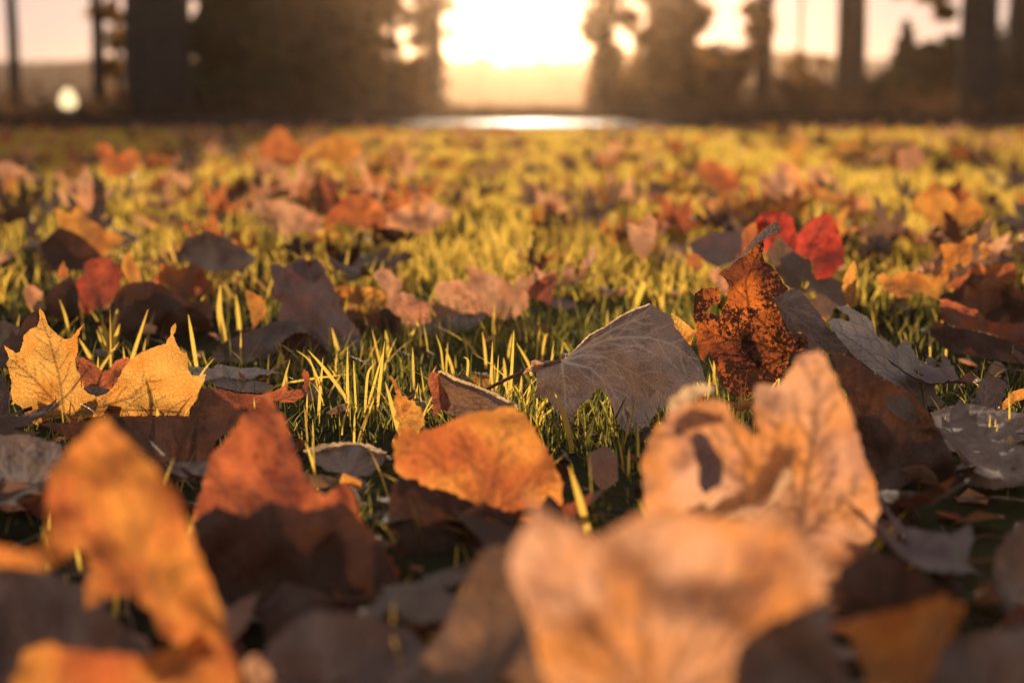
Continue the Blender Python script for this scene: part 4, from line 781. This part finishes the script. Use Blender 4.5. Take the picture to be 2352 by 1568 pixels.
tree('tree', 'brown leafy tree between the sun gap and the pale sky window', 1556, 1592, 31, 11, nleaf=2400, low=low_cl(1490, 1600, .2, 2.8, 16, .32, 1556, 1592, 31, 8), leafsize=.13)
tree('tree', 'straight brown trunk left of the two narrow sky windows', 1736, 1776, 31, 12, nleaf=1300, low=low_cl(1690, 1740, 1.0, 2.6, 6, .22, 1736, 1776, 31, 9), leafsize=.12, flare=1.3)
tree('tree', 'very thin sapling between two straight brown trunks', 1834, 1842, 32, 7, nleaf=500, low=low_cl(1810, 1870, .2, 1.2, 5, .2, 1834, 1842, 32, 10), leafsize=.09, limbs=4)
tree('tree', 'straight brown trunk right of the two narrow sky windows', 1922, 1986, 29, 13, nleaf=1500, flare=1.35)
tree('tree', 'wide blue-black trunk near the right edge', 2206, 2290, 27, 14, bark=BARKD, nleaf=1500, crown_r=3.6, flare=1.25, low=[((x_, .3, z_), .16) for x_, z_ in ((-1.4, 2.35), (-1.0, 2.3), (-.7, 2.2), (-1.8, 2.5), (-.55, 1.9))], leafsize=.10)
tree('tree', 'brown trunk at the far right edge of the row', 2310, 2420, 31, 12, nleaf=1100, flare=1.1)
bush('brown bush filling the gap below the golden right trunk', 1365, 1520, 150, 32, CR_BRN, 1800)
bush('brown bush under the wide pale sky window', 1540, 1740, 112, 34, CR_BRN, 2600)
bush('low dark bush between the two straight brown trunks', 1760, 1940, 175, 34, CR_BRN, 2200)
bush('dark bush in front of the pointed conifer', 1970, 2130, 170, 33, CR_DRK, 1800)
bush('pointed dark conifer showing against the sky right of the brown trunks', 1975, 2185, 58, 35, CR_DRK, 2600, .12, True, 'conifers beyond the road')
bush('dark bush left of the wide blue-black trunk', 2100, 2230, 95, 34, CR_DRK, 1900)
bush('brown bush at the foot of the golden left trunk', 850, 1010, 165, 33, CR_BRN, 1800)
bush('dark bush at the right edge behind the last trunk', 2270, 2420, 40, 34, CR_DRK, 1800)

UP = [(x_, random.uniform(25.2, 29), abs(random.gauss(0, .16))*(1.4 if abs(x_+.2) > 1.6 else .35)+.02) for x_ in [random.uniform(-16, 16) for _ in range(9000)]]
ug = bpy.data.objects.new('tmp', None); und = leaf_cloud(UP, .07, CR_BRN, 'undergrowth', None); bpy.data.objects.remove(ug)
props(und, 'uneven band of dark weeds and dead leaves under the trees', 'undergrowth', kind='stuff')
# ------------------------------------------------------------------ glowing body added in place of a sun glint by the road
def sun_glint():
    Y = 24.6; X = at(156, 225, Y).x; root = bpy.data.objects.new('glint_stand_in', None); C.objects.link(root); root.location = (X, Y, 0)
    props(root, 'small glowing pear-shaped body added for a sun glint between the two thin left trunks', 'sun_glint')
    def lathe(pr, n=20):
        vs = [(r_*math.cos(2*math.pi*k/n), r_*math.sin(2*math.pi*k/n), z) for r_, z in pr for k in range(n)]
        fs = [(i*n+k, i*n+(k+1) % n, (i+1)*n+(k+1) % n, (i+1)*n+k) for i in range(len(pr)-1) for k in range(n)]
        return vs, fs
    mesh_obj('post', *lathe([(.001, 0), (.07, 0), (.06, .03), (.04, .05), (.04, .12), (.07, .14), (.001, .14)]), plain('glint_post_metal', (.05, .05, .05), .5), parent=root)
    m, nt = nodes_of('glint_glow'); e = N(nt, 'ShaderNodeEmission'); e.inputs[0].default_value = (1, .74, .38, 1); e.inputs[1].default_value = .75
    o = N(nt, 'ShaderNodeOutputMaterial'); nt.links.new(e.outputs[0], o.inputs[0])
    mesh_obj('glint_body', *lathe([(.05, .14), (.12, .17), (.15, .24), (.135, .32), (.085, .42), (.035, .47), (.001, .48)]), m, parent=root)
    mesh_obj('cap', *lathe([(.001, .54), (.05, .52), (.07, .48), (.03, .49)]), plain('glint_cap_metal', (.05, .05, .05), .5), parent=root)
sun_glint()

# ------------------------------------------------------------------ haze
def haze():
    x, y0, y1, z0, z1 = 490, -32, 490, -1, 15.5
    v = [(a, b, c) for a in (-x, x) for b in (y0, y1) for c in (z0, z1)]
    f = [(0, 1, 3, 2), (4, 6, 7, 5), (0, 4, 5, 1), (2, 3, 7, 6), (0, 2, 6, 4), (1, 5, 7, 3)]
    m, nt = nodes_of('haze'); p = N(nt, 'ShaderNodeVolumePrincipled'); p.inputs['Color'].default_value = (1, .66, .42, 1)
    p.inputs['Density'].default_value = .0008; p.inputs['Anisotropy'].default_value = .93
    o = N(nt, 'ShaderNodeOutputMaterial'); nt.links.new(p.outputs[0], o.inputs['Volume'])
    props(mesh_obj('haze', v, f, m, smooth=False), 'golden evening haze in the low sun', 'haze', kind='stuff')
haze()
